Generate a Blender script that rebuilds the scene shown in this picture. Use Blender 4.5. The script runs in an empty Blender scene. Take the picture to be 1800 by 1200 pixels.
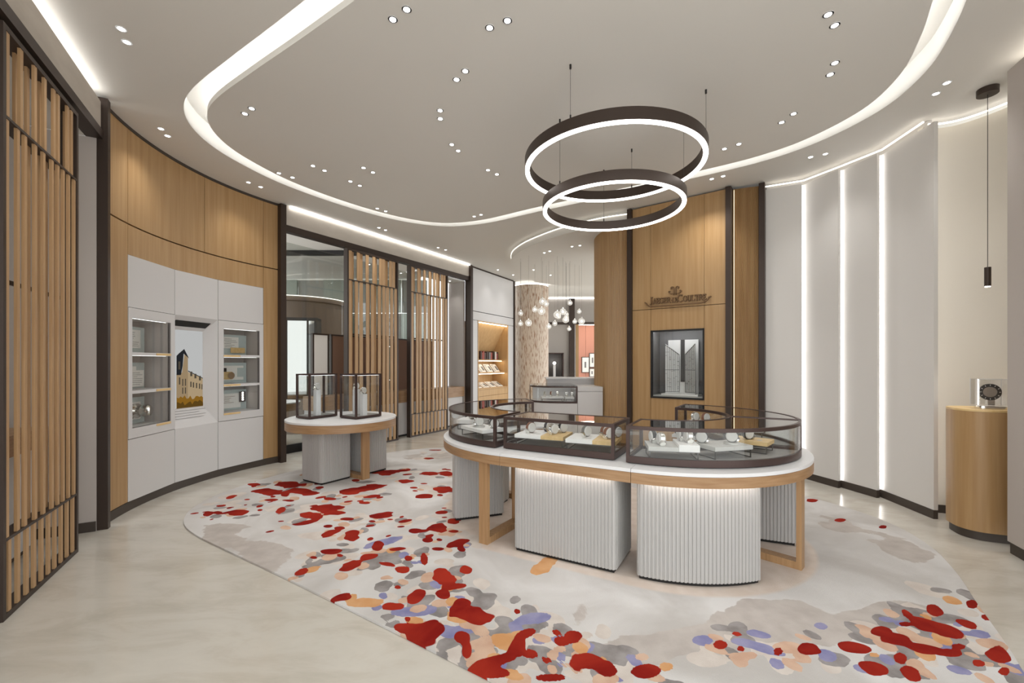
import bpy, bmesh, math, random
import numpy as np
from mathutils import Vector, Matrix
random.seed(7)
S = bpy.context.scene
COL = S.collection
R = math.radians
# ------------------------------------------------------------------ camera, world, exposure
CAM_H, FPX = 1.40, 760.0
cd = bpy.data.cameras.new('camera'); cam = bpy.data.objects.new('camera', cd); COL.objects.link(cam)
cam.location = (0, 0, CAM_H); cam.rotation_euler = (R(90), 0, 0)
cd.sensor_width = 36; cd.lens = FPX / 1800 * 36; cd.shift_y = 38 / 1800; cd.clip_start = 0.05; cd.clip_end = 100
S.camera = cam
S.view_settings.view_transform = 'Standard'; S.view_settings.look = 'None'
S.view_settings.gamma = 1.0; S.view_settings.use_curve_mapping = False
S.view_settings.exposure = 0.06
S.cycles.max_bounces = 9; S.cycles.diffuse_bounces = 5; S.cycles.glossy_bounces = 4
S.cycles.transmission_bounces = 6; S.cycles.transparent_max_bounces = 24
S.cycles.sample_clamp_indirect = 4.0; S.cycles.caustics_reflective = False; S.cycles.caustics_refractive = False
W = bpy.data.worlds.new('world'); S.world = W; W.use_nodes = True
W.node_tree.nodes['Background'].inputs[0].default_value = (0.965, 0.985, 1.0, 1)
W.node_tree.nodes['Background'].inputs[1].default_value = 2.6
SPOT_W = 12.0        # watts of each recessed spotlight
COVE = 15.0          # emission of the ceiling cove LED
EDGE = 6.0          # emission of the wall-top LED
H_CEIL = 3.65

# ------------------------------------------------------------------ materials
def lin(c):
    return tuple(((v / 255) / 12.92 if v / 255 <= .04045 else ((v / 255 + .055) / 1.055) ** 2.4) for v in c) + (1,)
MATS = {}
def mat(name, rgb=(200, 200, 200), rough=.5, metal=0, bump=None, var=None, emit=0, spec=None):
    m = bpy.data.materials.new(name); m.use_nodes = True; MATS[name] = m
    nt = m.node_tree; b = nt.nodes['Principled BSDF']
    b.inputs['Base Color'].default_value = lin(rgb); b.inputs['Roughness'].default_value = rough
    b.inputs['Metallic'].default_value = metal
    if spec is not None: b.inputs['Specular IOR Level'].default_value = spec
    if emit:
        b.inputs['Emission Color'].default_value = lin(rgb); b.inputs['Emission Strength'].default_value = emit
    tc = nt.nodes.new('ShaderNodeTexCoord')
    if var:   # (scale vector, second colour, detail)
        sc, rgb2, det = var
        mp = nt.nodes.new('ShaderNodeMapping'); mp.inputs['Scale'].default_value = sc
        n = nt.nodes.new('ShaderNodeTexNoise'); n.inputs['Scale'].default_value = 1; n.inputs['Detail'].default_value = det
        r = nt.nodes.new('ShaderNodeValToRGB'); r.color_ramp.elements[0].position = .32; r.color_ramp.elements[1].position = .68
        r.color_ramp.elements[0].color = lin(rgb); r.color_ramp.elements[1].color = lin(rgb2)
        nt.links.new(tc.outputs['Object'], mp.inputs[0]); nt.links.new(mp.outputs[0], n.inputs['Vector'])
        nt.links.new(n.outputs['Fac'], r.inputs[0]); nt.links.new(r.outputs[0], b.inputs['Base Color'])
    if bump:
        sc, st = bump
        mp = nt.nodes.new('ShaderNodeMapping'); mp.inputs['Scale'].default_value = sc
        n = nt.nodes.new('ShaderNodeTexNoise'); n.inputs['Scale'].default_value = 1; n.inputs['Detail'].default_value = 3
        bp = nt.nodes.new('ShaderNodeBump'); bp.inputs['Strength'].default_value = st; bp.inputs['Distance'].default_value = .004
        nt.links.new(tc.outputs['Object'], mp.inputs[0]); nt.links.new(mp.outputs[0], n.inputs['Vector'])
        nt.links.new(n.outputs['Fac'], bp.inputs['Height']); nt.links.new(bp.outputs[0], b.inputs['Normal'])
    return m
def emat(name, rgb, strength):
    m = bpy.data.materials.new(name); m.use_nodes = True; MATS[name] = m
    nt = m.node_tree; nt.nodes.remove(nt.nodes['Principled BSDF'])
    e = nt.nodes.new('ShaderNodeEmission'); e.inputs[0].default_value = lin(rgb); e.inputs[1].default_value = strength
    nt.links.new(e.outputs[0], nt.nodes['Material Output'].inputs[0]); return m
def gmat(name, tint=(252, 253, 253), refl=1.0, extra=0.0):
    m = bpy.data.materials.new(name); m.use_nodes = True; MATS[name] = m
    nt = m.node_tree; nt.nodes.remove(nt.nodes['Principled BSDF'])
    t = nt.nodes.new('ShaderNodeBsdfTransparent'); t.inputs[0].default_value = lin(tint)
    g = nt.nodes.new('ShaderNodeBsdfGlossy'); g.inputs['Roughness'].default_value = .015
    f = nt.nodes.new('ShaderNodeFresnel'); ge = nt.nodes.new('ShaderNodeNewGeometry')
    mr = nt.nodes.new('ShaderNodeMapRange'); mr.inputs['To Min'].default_value = 1.45; mr.inputs['To Max'].default_value = 1 / 1.45
    nt.links.new(ge.outputs['Backfacing'], mr.inputs[0]); nt.links.new(mr.outputs[0], f.inputs[0])
    mu = nt.nodes.new('ShaderNodeMath'); mu.operation = 'MULTIPLY_ADD'; mu.inputs[1].default_value = refl; mu.inputs[2].default_value = extra
    mx = nt.nodes.new('ShaderNodeMixShader')
    nt.links.new(f.outputs[0], mu.inputs[0]); nt.links.new(mu.outputs[0], mx.inputs[0])
    nt.links.new(t.outputs[0], mx.inputs[1]); nt.links.new(g.outputs[0], mx.inputs[2])
    nt.links.new(mx.outputs[0], nt.nodes['Material Output'].inputs[0]); return m

mat('plaster', (221, 219, 214), .85)
mat('bulkhead', (196, 188, 177), .8, var=((3, 3, 9), (184, 176, 165), 4))
mat('beige_wall', (184, 176, 170), .8)
mat('fabric_panel', (216, 213, 209), .9, bump=((300, 300, 300), .15))
mat('niche_wall', (212, 206, 194), .85)
mat('white_panel', (208, 206, 205), .5)
mat('wood', (164, 128, 84), .42, var=((26, 26, 1.1), (178, 145, 102), 4), bump=((160, 160, 4), .08))
mat('wood_slat', (174, 138, 98), .45, var=((40, 40, 1.6), (190, 156, 116), 4))
mat('wood_band', (150, 114, 78), .4, var=((5, 5, 60), (170, 136, 100), 4))
mat('wood_leg', (158, 122, 84), .38, var=((50, 50, 2), (176, 140, 100), 3))
mat('wood_light', (212, 178, 120), .45, var=((30, 4, 30), (226, 196, 142), 3))
mat('book_wood', (190, 152, 104), .5, var=((20, 20, 2), (202, 166, 118), 3))
mat('bronze', (62, 50, 43), .42, metal=.35)
mat('case_frame', (74, 58, 54), .38, metal=.4)
mat('steel_frame', (110, 104, 102), .35, metal=.6)
mat('black', (22, 20, 19), .5)
mat('kick', (66, 57, 50), .5)
mat('white_top', (226, 226, 226), .35)
mat('flute_white', (178, 176, 173), .55)
mat('grey_deck', (142, 140, 136), .6, var=((2, 90, 2), (152, 150, 146), 2))
mat('tray_white', (236, 234, 230), .5)
mat('tray_grey', (196, 194, 188), .5)
mat('wire', (96, 94, 92), .35, metal=.8)
mat('chrome', (220, 218, 214), .12, metal=1)
mat('cushion', (206, 204, 199), .7)
mat('leather_brown', (122, 76, 52), .55)
mat('leather_black', (42, 40, 40), .5)
mat('leather_grey', (120, 118, 114), .5)
mat('dial_white', (238, 236, 230), .3)
mat('dial_dark', (60, 62, 66), .3)
mat('stone', (196, 176, 156), .6, var=((38, 38, 6), (168, 138, 112), 5), bump=((40, 40, 8), 1.0))
mat('grey_wall', (158, 152, 146), .6)
mat('pink_wall', (196, 138, 118), .7)
mat('paper', (240, 238, 232), .7)
mat('pale_glass', (196, 208, 206), .25)
mat('book_dark', (74, 58, 50), .6); mat('book_pale', (214, 208, 200), .6); mat('book_red', (150, 70, 56), .6)
mat('print_grey', (120, 118, 118), .6)
mat('mall_grey', (150, 150, 144), .35); mat('mall_glass', (158, 166, 158), .2, metal=.25)
mat('mall_brown', (112, 96, 84), .5); mat('panel_brown', (130, 100, 82), .7)
mat('mirror', (190, 190, 188), .05, metal=1)
mat('gate_silver', (226, 225, 222), .4, metal=.3, bump=((40, 40, 120), .6)); mat('gate_dark', (64, 62, 62), .5)
mat('niche_grey', (122, 120, 120), .6)
mat('sign_bronze', (124, 96, 68), .4, metal=.5)
emat('led', (255, 252, 250), 8); emat('led_cove', (255, 253, 250), COVE); emat('led_edge', (255, 252, 248), EDGE)
emat('led_ring', (255, 250, 244), 9); emat('lens', (255, 252, 246), 14); emat('led_soft', (255, 246, 232), 7)
emat('led_book', (255, 238, 205), 10); emat('led_graze', (255, 236, 200), 2.2); emat('led_vitrine', (250, 252, 255), 26); emat('led_soffit', (255, 246, 232), 26); emat('led_trough', (255, 252, 248), 13); emat('led_top', (255, 246, 232), 3)
emat('led_panel', (255, 250, 244), 11)
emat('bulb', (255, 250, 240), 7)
emat('led_case', (250, 252, 255), 6); emat('cell_fill', (250, 250, 248), 3.5); emat('led_plinth', (255, 252, 248), 17)
gmat('glass'); gmat('glass_top', (250, 250, 250), 2.1, .03); gmat('glass_dark', (236, 238, 236), 1.2, .02)
gmat('acrylic', (252, 252, 252), 1.2, .02)
def globe_mat():
    m = gmat('glass_globe', (244, 244, 242), 1.3, .05); nt = m.node_tree; out = nt.nodes['Material Output']; old = out.inputs[0].links[0].from_socket
    d = nt.nodes.new('ShaderNodeBsdfTranslucent'); d.inputs[0].default_value = (.95, .95, .94, 1); mx = nt.nodes.new('ShaderNodeMixShader'); mx.inputs[0].default_value = .42
    nt.links.new(old, mx.inputs[1]); nt.links.new(d.outputs[0], mx.inputs[2]); nt.links.new(mx.outputs[0], out.inputs[0])
globe_mat()
for n, c, s in (('scr_sky', (204, 205, 204), 1.0), ('scr_wall', (176, 152, 118), .9), ('scr_wall2', (196, 172, 136), .9), ('scr_roof', (44, 46, 50), .9),
                ('scr_win', (92, 84, 72), .9), ('scr_bush', (164, 118, 42), .8), ('scr_bush2', (112, 84, 36), .8)): emat(n, c, s * .75)

def floor_mat():
    m = mat('marble', (206, 199, 187), .16)
    nt = m.node_tree; b = nt.nodes['Principled BSDF']
    tc = nt.nodes.new('ShaderNodeTexCoord'); mp = nt.nodes.new('ShaderNodeMapping')
    mp.inputs['Rotation'].default_value = (0, 0, R(35)); mp.inputs['Scale'].default_value = (.9, 2.3, 1)
    n = nt.nodes.new('ShaderNodeTexNoise'); n.inputs['Scale'].default_value = 2.2; n.inputs['Detail'].default_value = 9; n.inputs['Roughness'].default_value = .62; n.inputs['Distortion'].default_value = .5
    r = nt.nodes.new('ShaderNodeValToRGB'); e = r.color_ramp.elements
    e[0].position = .28; e[0].color = lin((182, 176, 164)); e[1].position = .72; e[1].color = lin((204, 199, 189))
    x = e.new(.47); x.color = lin((194, 188, 177)); x = e.new(.53); x.color = lin((198, 193, 183))
    nt.links.new(tc.outputs['Object'], mp.inputs[0]); nt.links.new(mp.outputs[0], n.inputs['Vector'])
    nt.links.new(n.outputs['Fac'], r.inputs[0]); nt.links.new(r.outputs[0], b.inputs['Base Color'])
    return m
floor_mat()
def stone_mat():
    m = MATS['stone']; nt = m.node_tree
    for n in nt.nodes:
        if n.type == 'VALTORGB':
            n.color_ramp.elements[0].position = .50; n.color_ramp.elements[0].color = lin((206, 190, 172))
            n.color_ramp.elements[1].position = .66; n.color_ramp.elements[1].color = lin((150, 112, 84))
stone_mat()

def carpet_mat():
    m = mat('carpet', (214, 210, 204), .95, spec=.1)
    nt = m.node_tree; b = nt.nodes['Principled BSDF']; L = nt.links.new
    tc = nt.nodes.new('ShaderNodeTexCoord')
    def noise(scale, det, dist=0., off=0.):
        mp = nt.nodes.new('ShaderNodeMapping'); mp.inputs['Location'].default_value = (off, off * 1.7, 0)
        n = nt.nodes.new('ShaderNodeTexNoise'); n.inputs['Scale'].default_value = scale; n.inputs['Detail'].default_value = det; n.inputs['Distortion'].default_value = dist
        L(tc.outputs['Object'], mp.inputs[0]); L(mp.outputs[0], n.inputs['Vector']); return n.outputs['Fac']
    def ramp(fac, c0, c1, p0=.35, p1=.65):
        r = nt.nodes.new('ShaderNodeValToRGB'); r.color_ramp.elements[0].position = p0; r.color_ramp.elements[1].position = p1
        r.color_ramp.elements[0].color = lin(c0); r.color_ramp.elements[1].color = lin(c1); L(fac, r.inputs[0]); return r.outputs[0]
    tone = noise(9, 4); tone2 = noise(2.6, 4, .4, 57)
    cur = ramp(noise(1.5, 6, .8), (210, 208, 206), (184, 180, 176))
    heights = []
    def layer(cur, attr, colA, colB, amp, nscale, off, det=2.0):
        a = nt.nodes.new('ShaderNodeAttribute'); a.attribute_name = attr
        ma = nt.nodes.new('ShaderNodeMath'); ma.operation = 'MULTIPLY_ADD'; ma.inputs[1].default_value = amp; L(noise(nscale, det, .3, off), ma.inputs[0]); L(a.outputs['Fac'], ma.inputs[2])
        th = nt.nodes.new('ShaderNodeMapRange'); th.inputs['From Min'].default_value = 1 + amp * .5 - .03; th.inputs['From Max'].default_value = 1 + amp * .5 + .03; L(ma.outputs[0], th.inputs[0])
        mx = nt.nodes.new('ShaderNodeMix'); mx.data_type = 'RGBA'
        L(th.outputs[0], mx.inputs[0]); L(cur, mx.inputs[6]); L(ramp(tone2 if attr == 'c_red' else tone, colA, colB), mx.inputs[7]); heights.append(th.outputs[0])
        return mx.outputs[2]
    cur = layer(cur, 'c_beige', (204, 190, 178), (212, 200, 190), .02, 5, 41)
    cur = layer(cur, 'c_taupe', (176, 168, 162), (188, 181, 175), 2.4, 3.0, 3, 6)
    cur = layer(cur, 'c_pale', (196, 186, 178), (208, 200, 192), 1.8, 6, 31)
    cur = layer(cur, 'c_grey', (128, 123, 121), (158, 153, 151), 1.8, 9, 7)
    cur = layer(cur, 'c_blue', (124, 124, 162), (148, 146, 176), 1.8, 9, 11)
    cur = layer(cur, 'c_peach', (192, 158, 136), (206, 176, 154), 1.8, 9, 15)
    cur = layer(cur, 'c_ochre', (198, 146, 98), (208, 162, 118), 1.8, 9, 19)
    cur = layer(cur, 'c_red', (122, 20, 15), (160, 46, 30), 2.0, 8, 23, 1.0)
    L(cur, b.inputs['Base Color'])
    n2 = noise(260, 2); bp = nt.nodes.new('ShaderNodeBump'); bp.inputs['Strength'].default_value = .35; bp.inputs['Distance'].default_value = .006
    ad = nt.nodes.new('ShaderNodeMath'); ad.operation = 'ADD'; L(n2, ad.inputs[0]); L(heights[-1], ad.inputs[1]); L(ad.outputs[0], bp.inputs['Height']); L(bp.outputs[0], b.inputs['Normal'])
carpet_mat()

# ------------------------------------------------------------------ mesh helpers
def bez(pts, n=8, closed=True):
    """Catmull-Rom through the points."""
    out = []; N = len(pts); P = [Vector(p) for p in pts]
    for i in range(N if closed else N - 1):
        g = lambda k: P[k % N] if closed else P[min(max(k, 0), N - 1)]
        a, b, c, d = g(i - 1), g(i), g(i + 1), g(i + 2)
        for j in range(n):
            t = j / n
            out.append(.5 * ((2 * b) + (-a + c) * t + (2 * a - 5 * b + 4 * c - d) * t * t + (-a + 3 * b - 3 * c + d) * t ** 3))
    if not closed: out.append(P[-1])
    return [tuple(p) for p in out]
def arc(cx, cy, r, a0, a1, n=16):
    return [(cx + r * math.cos(R(a0 + (a1 - a0) * i / n)), cy + r * math.sin(R(a0 + (a1 - a0) * i / n))) for i in range(n + 1)]
def offset(poly, d, closed=True):
    """Offset to the left of travel (inwards for a counter-clockwise loop)."""
    N = len(poly); out = []
    for i in range(N):
        if closed: a, b, c = poly[i - 1], poly[i], poly[(i + 1) % N]
        else: a, b, c = poly[max(i - 1, 0)], poly[i], poly[min(i + 1, N - 1)]
        def nrm(p, q):
            dx, dy = q[0] - p[0], q[1] - p[1]; l = math.hypot(dx, dy)
            return (0, 0) if l < 1e-9 else (-dy / l, dx / l)
        n1, n2 = nrm(a, b), nrm(b, c)
        if n1 == (0, 0): n1 = n2
        if n2 == (0, 0): n2 = n1
        mx, my = n1[0] + n2[0], n1[1] + n2[1]; l = math.hypot(mx, my) or 1; mx /= l; my /= l
        k = d / max(.35, mx * n1[0] + my * n1[1]); out.append((b[0] + mx * k, b[1] + my * k))
    return out
def rrect(x0, y0, x1, y1, r, n=6):
    return arc(x1 - r, y1 - r, r, 0, 90, n) + arc(x0 + r, y1 - r, r, 90, 180, n) + arc(x0 + r, y0 + r, r, 180, 270, n) + arc(x1 - r, y0 + r, r, 270, 360, n)

class MB:
    def __init__(s): s.v = []; s.f = []
    def add(s, v, f):
        o = len(s.v); s.v += [tuple(p) for p in v]; s.f += [tuple(i + o for i in q) for q in f]; return s
    def box(s, x0, y0, z0, x1, y1, z1, M=None):
        v = [Vector((x, y, z)) for z in (z0, z1) for y in (y0, y1) for x in (x0, x1)]
        if M: v = [M @ p for p in v]
        return s.add(v, [(0, 2, 3, 1), (4, 5, 7, 6), (0, 1, 5, 4), (1, 3, 7, 5), (3, 2, 6, 7), (2, 0, 4, 6)])
    def prism(s, poly, z0, z1, M=None):
        n = len(poly); v = [Vector((x, y, z0)) for x, y in poly] + [Vector((x, y, z1)) for x, y in poly]
        if M: v = [M @ p for p in v]
        return s.add(v, [tuple(range(n - 1, -1, -1)), tuple(range(n, 2 * n))] + [(i, (i + 1) % n, n + (i + 1) % n, n + i) for i in range(n)])
    def ring(s, A, B, z0, z1, closed=True):
        """Solid between two loops of the same length."""
        n = len(A); v = [(x, y, z) for z in (z0, z1) for L in (A, B) for x, y in L]; f = []
        a0, b0, a1, b1 = 0, n, 2 * n, 3 * n
        for i in range(n if closed else n - 1):
            j = (i + 1) % n
            f += [(a0 + i, a0 + j, a1 + j, a1 + i), (b0 + j, b0 + i, b1 + i, b1 + j), (a1 + i, a1 + j, b1 + j, b1 + i), (a0 + j, a0 + i, b0 + i, b0 + j)]
        if not closed:
            f += [(a0, a1, b1, b0), (a0 + n - 1, b0 + n - 1, b1 + n - 1, a1 + n - 1)]
        return s.add(v, f)
    def wall(s, path, t, z0, z1, closed=False): return s.ring(path, offset(path, t, closed), z0, z1, closed)
    def lathe(s, prof, n=24, M=None, cap=True):
        v = []; f = []
        for i in range(n):
            a = 2 * math.pi * i / n
            for r, z in prof: v.append(Vector((r * math.cos(a), r * math.sin(a), z)))
        k = len(prof)
        for i in range(n):
            j = (i + 1) % n
            for q in range(k - 1): f.append((i * k + q, j * k + q, j * k + q + 1, i * k + q + 1))
        if cap:
            f.append(tuple(i * k for i in range(n - 1, -1, -1))); f.append(tuple(i * k + k - 1 for i in range(n)))
        if M: v = [M @ p for p in v]
        return s.add(v, f)
    def cyl(s, c, r, z0, z1, n=20, M=None):
        T = Matrix.Translation((c[0], c[1], 0)); return s.lathe([(r, z0), (r, z1)], n, (M @ T) if M else T)
    def tube(s, pts, r, n=8):
        P = [Vector(p) for p in pts]; v = []; f = []
        for i, p in enumerate(P):
            t = (P[min(i + 1, len(P) - 1)] - P[max(i - 1, 0)]).normalized()
            u = t.orthogonal().normalized() if abs(t.z) < .99 else Vector((1, 0, 0)); w = t.cross(u).normalized(); u = w.cross(t)
            for k in range(n): v.append(p + r * (math.cos(2 * math.pi * k / n) * u + math.sin(2 * math.pi * k / n) * w))
        for i in range(len(P) - 1):
            for k in range(n): f.append((i * n + k, i * n + (k + 1) % n, (i + 1) * n + (k + 1) % n, (i + 1) * n + k))
        f += [tuple(range(n - 1, -1, -1)), tuple((len(P) - 1) * n + k for k in range(n))]
        return s.add(v, f)
    def sphere(s, c, r, n=16, m=10):
        prof = [(max(r * math.sin(math.pi * i / m), 1e-4), -r * math.cos(math.pi * i / m)) for i in range(m + 1)]
        return s.lathe(prof, n, Matrix.Translation(c))
    def mesh(s, name, mt):
        me = bpy.data.meshes.new(name); me.from_pydata([tuple(p) for p in s.v], [], s.f); me.update()
        bm = bmesh.new(); bm.from_mesh(me); bmesh.ops.recalc_face_normals(bm, faces=bm.faces); bm.to_mesh(me); bm.free()
        me.polygons.foreach_set('use_smooth', [True] * len(me.polygons)); me.set_sharp_from_angle(angle=R(32))
        me.materials.append(MATS[mt]); return me
    def build(s, name, mt, parent=None, label=None):
        o = bpy.data.objects.new(name, s.mesh(name, mt)); COL.objects.link(o)
        if parent: o.parent = parent
        if label: o['label'] = label
        return o
def tag(o, label, cat, group=None, kind=None):
    o['label'] = label; o['category'] = cat
    if group: o['group'] = group
    if kind: o['kind'] = kind
    return o
def thing(name, label, cat, loc=(0, 0, 0), rz=0, group=None, kind=None):
    o = bpy.data.objects.new(name, None); COL.objects.link(o); o.location = loc; o.rotation_euler = (0, 0, rz); o.empty_display_size = .1
    return tag(o, label, cat, group, kind)
def struct(name, mb, mt, label, cat, parent=None, loc=None, rz=0):
    o = mb.build(name, mt, parent)
    if loc: o.location = loc; o.rotation_euler = (0, 0, rz)
    return tag(o, label, cat, kind='structure')
def copy_tree(o, parent=None):
    c = o.copy(); COL.objects.link(c); c.parent = parent
    for ch in o.children: copy_tree(ch, c)
    return c
def ang(d): return math.atan2(d[1], d[0])

# ------------------------------------------------------------------ shared outline of the rug and the ceiling cove
LOOP = bez([(-.1, 1.9), (-.61, 2.24), (-1.5, 2.82), (-2.1, 3.2), (-2.6, 3.53), (-2.87, 3.78), (-3.04, 4.08), (-3.11, 4.45), (-3.07, 4.85), (-2.9, 5.4),
            (-2.55, 6.0), (-2.1, 6.55), (-1.6, 6.95), (-1.05, 7.12), (-.4, 6.95), (.4, 6.42), (1.3, 5.85), (2.24, 5.24), (2.8, 4.82), (3.12, 4.4), (3.28, 3.85),
            (3.2, 3.35), (2.98, 2.92), (2.69, 2.5), (2.32, 1.97), (1.9, 1.5), (1.2, 1.25), (.5, 1.5)], 6)
if sum(LOOP[i][0] * LOOP[(i + 1) % len(LOOP)][1] - LOOP[(i + 1) % len(LOOP)][0] * LOOP[i][1] for i in range(len(LOOP))) < 0: LOOP = LOOP[::-1]
LI = offset(LOOP, .17)          # inner edge of the slot

# ------------------------------------------------------------------ floor and ceiling
struct('floor', MB().box(-9, -4, -.1, 9, 20, 0), 'marble', 'cream marble floor with faint diagonal veins', 'floor')
def ceiling():
    bm = bmesh.new()
    def loop(pts, z):
        vs = [bm.verts.new((x, y, z)) for x, y in pts]
        return [bm.edges.new((vs[i], vs[(i + 1) % len(vs)])) for i in range(len(vs))]
    e = loop([(-3.75, -1.2), (5, -1.2), (5, 17.5), (1.0, 17.5), (-.3, 11.75), (-.95, 9.95), (-3.3, 6.2), (-3.75, 5.9)], H_CEIL) + loop(LOOP, H_CEIL)
    bmesh.ops.triangle_fill(bm, edges=e, use_beauty=True)
    me = bpy.data.meshes.new('ceiling'); bm.to_mesh(me); bm.free(); me.materials.append(MATS['plaster'])
    o = bpy.data.objects.new('ceiling', me); COL.objects.link(o); tag(o, 'warm white plaster ceiling with a curved cove slot', 'ceiling', kind='structure')
    MB().ring(LOOP, offset(LOOP, -.03), H_CEIL + .0008, H_CEIL + .2).build('slot_wall', 'plaster', o)
    MB().ring(offset(LOOP, -.03), offset(LOOP, .45), H_CEIL + .2, H_CEIL + .23).build('slot_roof', 'plaster', o)
    MB().prism(LI, H_CEIL, H_CEIL + .05).build('centre_panel', 'plaster', o)
    A = offset(LOOP, .225)
    MB().ring(A, offset(A, .02), H_CEIL + .052, H_CEIL + .068).build('led_strip', 'led_cove', o, 'white light strip hidden in the cove')
ceiling()

# ------------------------------------------------------------------ rug
REDS = [(-1.01,2.56,0.071,0.046,-147),(-0.69,2.47,0.067,0.049,178),(-0.57,2.58,0.076,0.058,-102),(-1.49,3.52,0.089,0.063,-118),(-1.29,3.47,0.121,0.063,106),(-1.33,3.19,0.078,0.06,171),(-1.02,3.28,0.115,0.044,110),(-1.02,3.1,0.074,0.052,-154),(-0.86,3.23,0.066,0.035,-170),(-1.11,2.97,0.102,0.056,-108),(-0.87,2.99,0.083,0.028,160),(-1.4,2.88,0.062,0.038,-96),(-0.74,2.91,0.058,0.045,134),(-0.62,3.05,0.11,0.024,102),(-0.74,3.08,0.043,0.024,110),(-1.42,3.09,0.037,0.023,-31),(-1.24,3.12,0.029,0.02,138),(-0.46,2.83,0.118,0.07,104),(-0.4,2.77,0.057,0.041,-10),(-0.31,2.91,0.068,0.044,101),(-0.36,2.69,0.074,0.042,-162),(-0.41,2.59,0.064,0.052,122),(-0.71,2.68,0.036,0.025,121),(-0.23,2.39,0.137,0.08,155),(-0.28,2.51,0.052,0.044,-20),(-0.57,2.35,0.032,0.022,119),(-0.44,2.24,0.116,0.095,86),(-0.56,2.27,0.071,0.045,-11),(-0.26,2.19,0.057,0.043,107),(-0.22,2.09,0.063,0.026,97),(-0.09,2.01,0.148,0.049,-150),(0.02,2.12,0.09,0.04,71),(0.07,2.22,0.069,0.035,-144),(0.09,2.06,0.032,0.03,32),(0.23,2.23,0.021,0.02,18),(0.25,2.16,0.044,0.036,15),(0.16,2.02,0.023,0.021,38),(0.17,1.91,0.077,0.026,1),(-0.08,1.94,0.078,0.034,-1),(0.03,2.42,0.032,0.02,89),(-0.65,4.02,0.065,0.055,-35),(-0.52,3.8,0.079,0.053,104),(-0.62,3.65,0.1,0.079,118),(-0.48,3.57,0.046,0.036,-14),(-0.81,3.59,0.072,0.057,135),(-0.66,3.39,0.054,0.044,132),(-0.42,3.34,0.114,0.064,-134),(-0.38,3.24,0.057,0.032,100),(-1.77,4.14,0.178,0.104,-15),(-1.82,3.93,0.126,0.079,141),(-1.79,3.77,0.102,0.057,-147),(-1.66,4.02,0.125,0.057,-7),(-1.46,3.85,0.073,0.041,-11),(-1.19,3.95,0.124,0.088,-151),(-1.23,3.8,0.039,0.028,-32),(-0.94,3.8,0.067,0.042,-144),(-1.86,4.42,0.079,0.051,-24),(-2.44,4.39,0.071,0.053,-180),(-2.8,3.99,0.075,0.046,113),(-2.74,4.02,0.062,0.03,140),(-2.54,4.02,0.107,0.079,167),(-2.18,4.08,0.103,0.047,111),(-2.84,4.2,0.045,0.024,-33),(-2.25,4.37,0.069,0.033,-10),(-2.55,4.95,0.214,0.13,-33),(-2.32,4.7,0.166,0.103,-28),(-2.63,4.66,0.186,0.104,-21),(-2.4,4.58,0.13,0.04,121),(-2.95,4.95,0.085,0.047,-21),(-2.17,4.62,0.131,0.082,-25),(-2.47,5.44,0.115,0.061,-11),(-1.6,4.82,0.212,0.121,-145),(-1.74,4.66,0.141,0.098,-40),(-1.45,4.51,0.099,0.061,-147),(-1.47,4.3,0.067,0.039,-11),(-1.6,5.49,0.176,0.123,-20),(-1.41,5.6,0.089,0.065,-19),(-1.04,5.44,0.129,0.102,-23),(-0.82,5.44,0.131,0.094,108),(-1.26,5.09,0.111,0.086,-31),(-0.75,4.74,0.131,0.111,134),(-0.91,4.51,0.107,0.084,-23),(-1.09,4.82,0.051,0.04,-24),(-1.21,6.3,0.081,0.056,-11),(-1.22,6.9,0.105,0.051,-3),(0.31,2.2,0.052,0.043,61),(0.34,2.01,0.085,0.066,17),(0.43,1.96,0.069,0.053,55),(0.61,1.95,0.071,0.043,12),(1.03,2.13,0.054,0.034,36),(1.15,2.22,0.024,0.02,35),(1.11,2.1,0.033,0.02,52),(1.28,2.08,0.046,0.021,47),(1.44,2.1,0.077,0.04,24),(1.67,2.11,0.079,0.052,177),(1.91,2.24,0.07,0.032,19),(2.09,2.3,0.041,0.02,20),(1.94,2.18,0.089,0.056,-162),(2.0,2.1,0.084,0.047,178),(2.09,2.07,0.062,0.024,13),(2.19,2.3,0.084,0.065,48),(2.19,2.4,0.045,0.023,56),(2.26,2.24,0.088,0.07,45),(2.37,2.43,0.084,0.037,49),(2.42,2.3,0.055,0.048,60),(2.66,2.5,0.076,0.025,34),(2.19,2.12,0.038,0.02,18),(2.32,2.06,0.103,0.038,37),(2.59,2.36,0.044,0.02,36),(1.65,1.97,0.068,0.049,36),(1.83,2.04,0.062,0.021,41),(1.78,1.93,0.059,0.037,51),(2.16,2.0,0.047,0.02,23),(2.22,1.95,0.055,0.02,30),(3.03,4.37,0.083,0.043,30),(2.89,3.82,0.065,0.032,30),(3.15,3.67,0.06,0.026,34)]
TAUPE = [(-2.2,3.38,.323,.118,147),(-1.72,3.08,.247,.142,115),(-2.43,3.6,.208,.11,-29),(1.38,2.4,.258,.133,15),(1.14,2.26,.26,.104,-157),(1.49,2.26,.233,.145,174),(2.03,2.35,.334,.085,-161),(2.81,3.69,.204,.18,159),(2.9,3.19,.252,.139,58),(.65,2.1,.353,.1,-164),(.4,2.4,.147,.082,76),(-1.0,6.5,.5,.2,10)]
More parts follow.
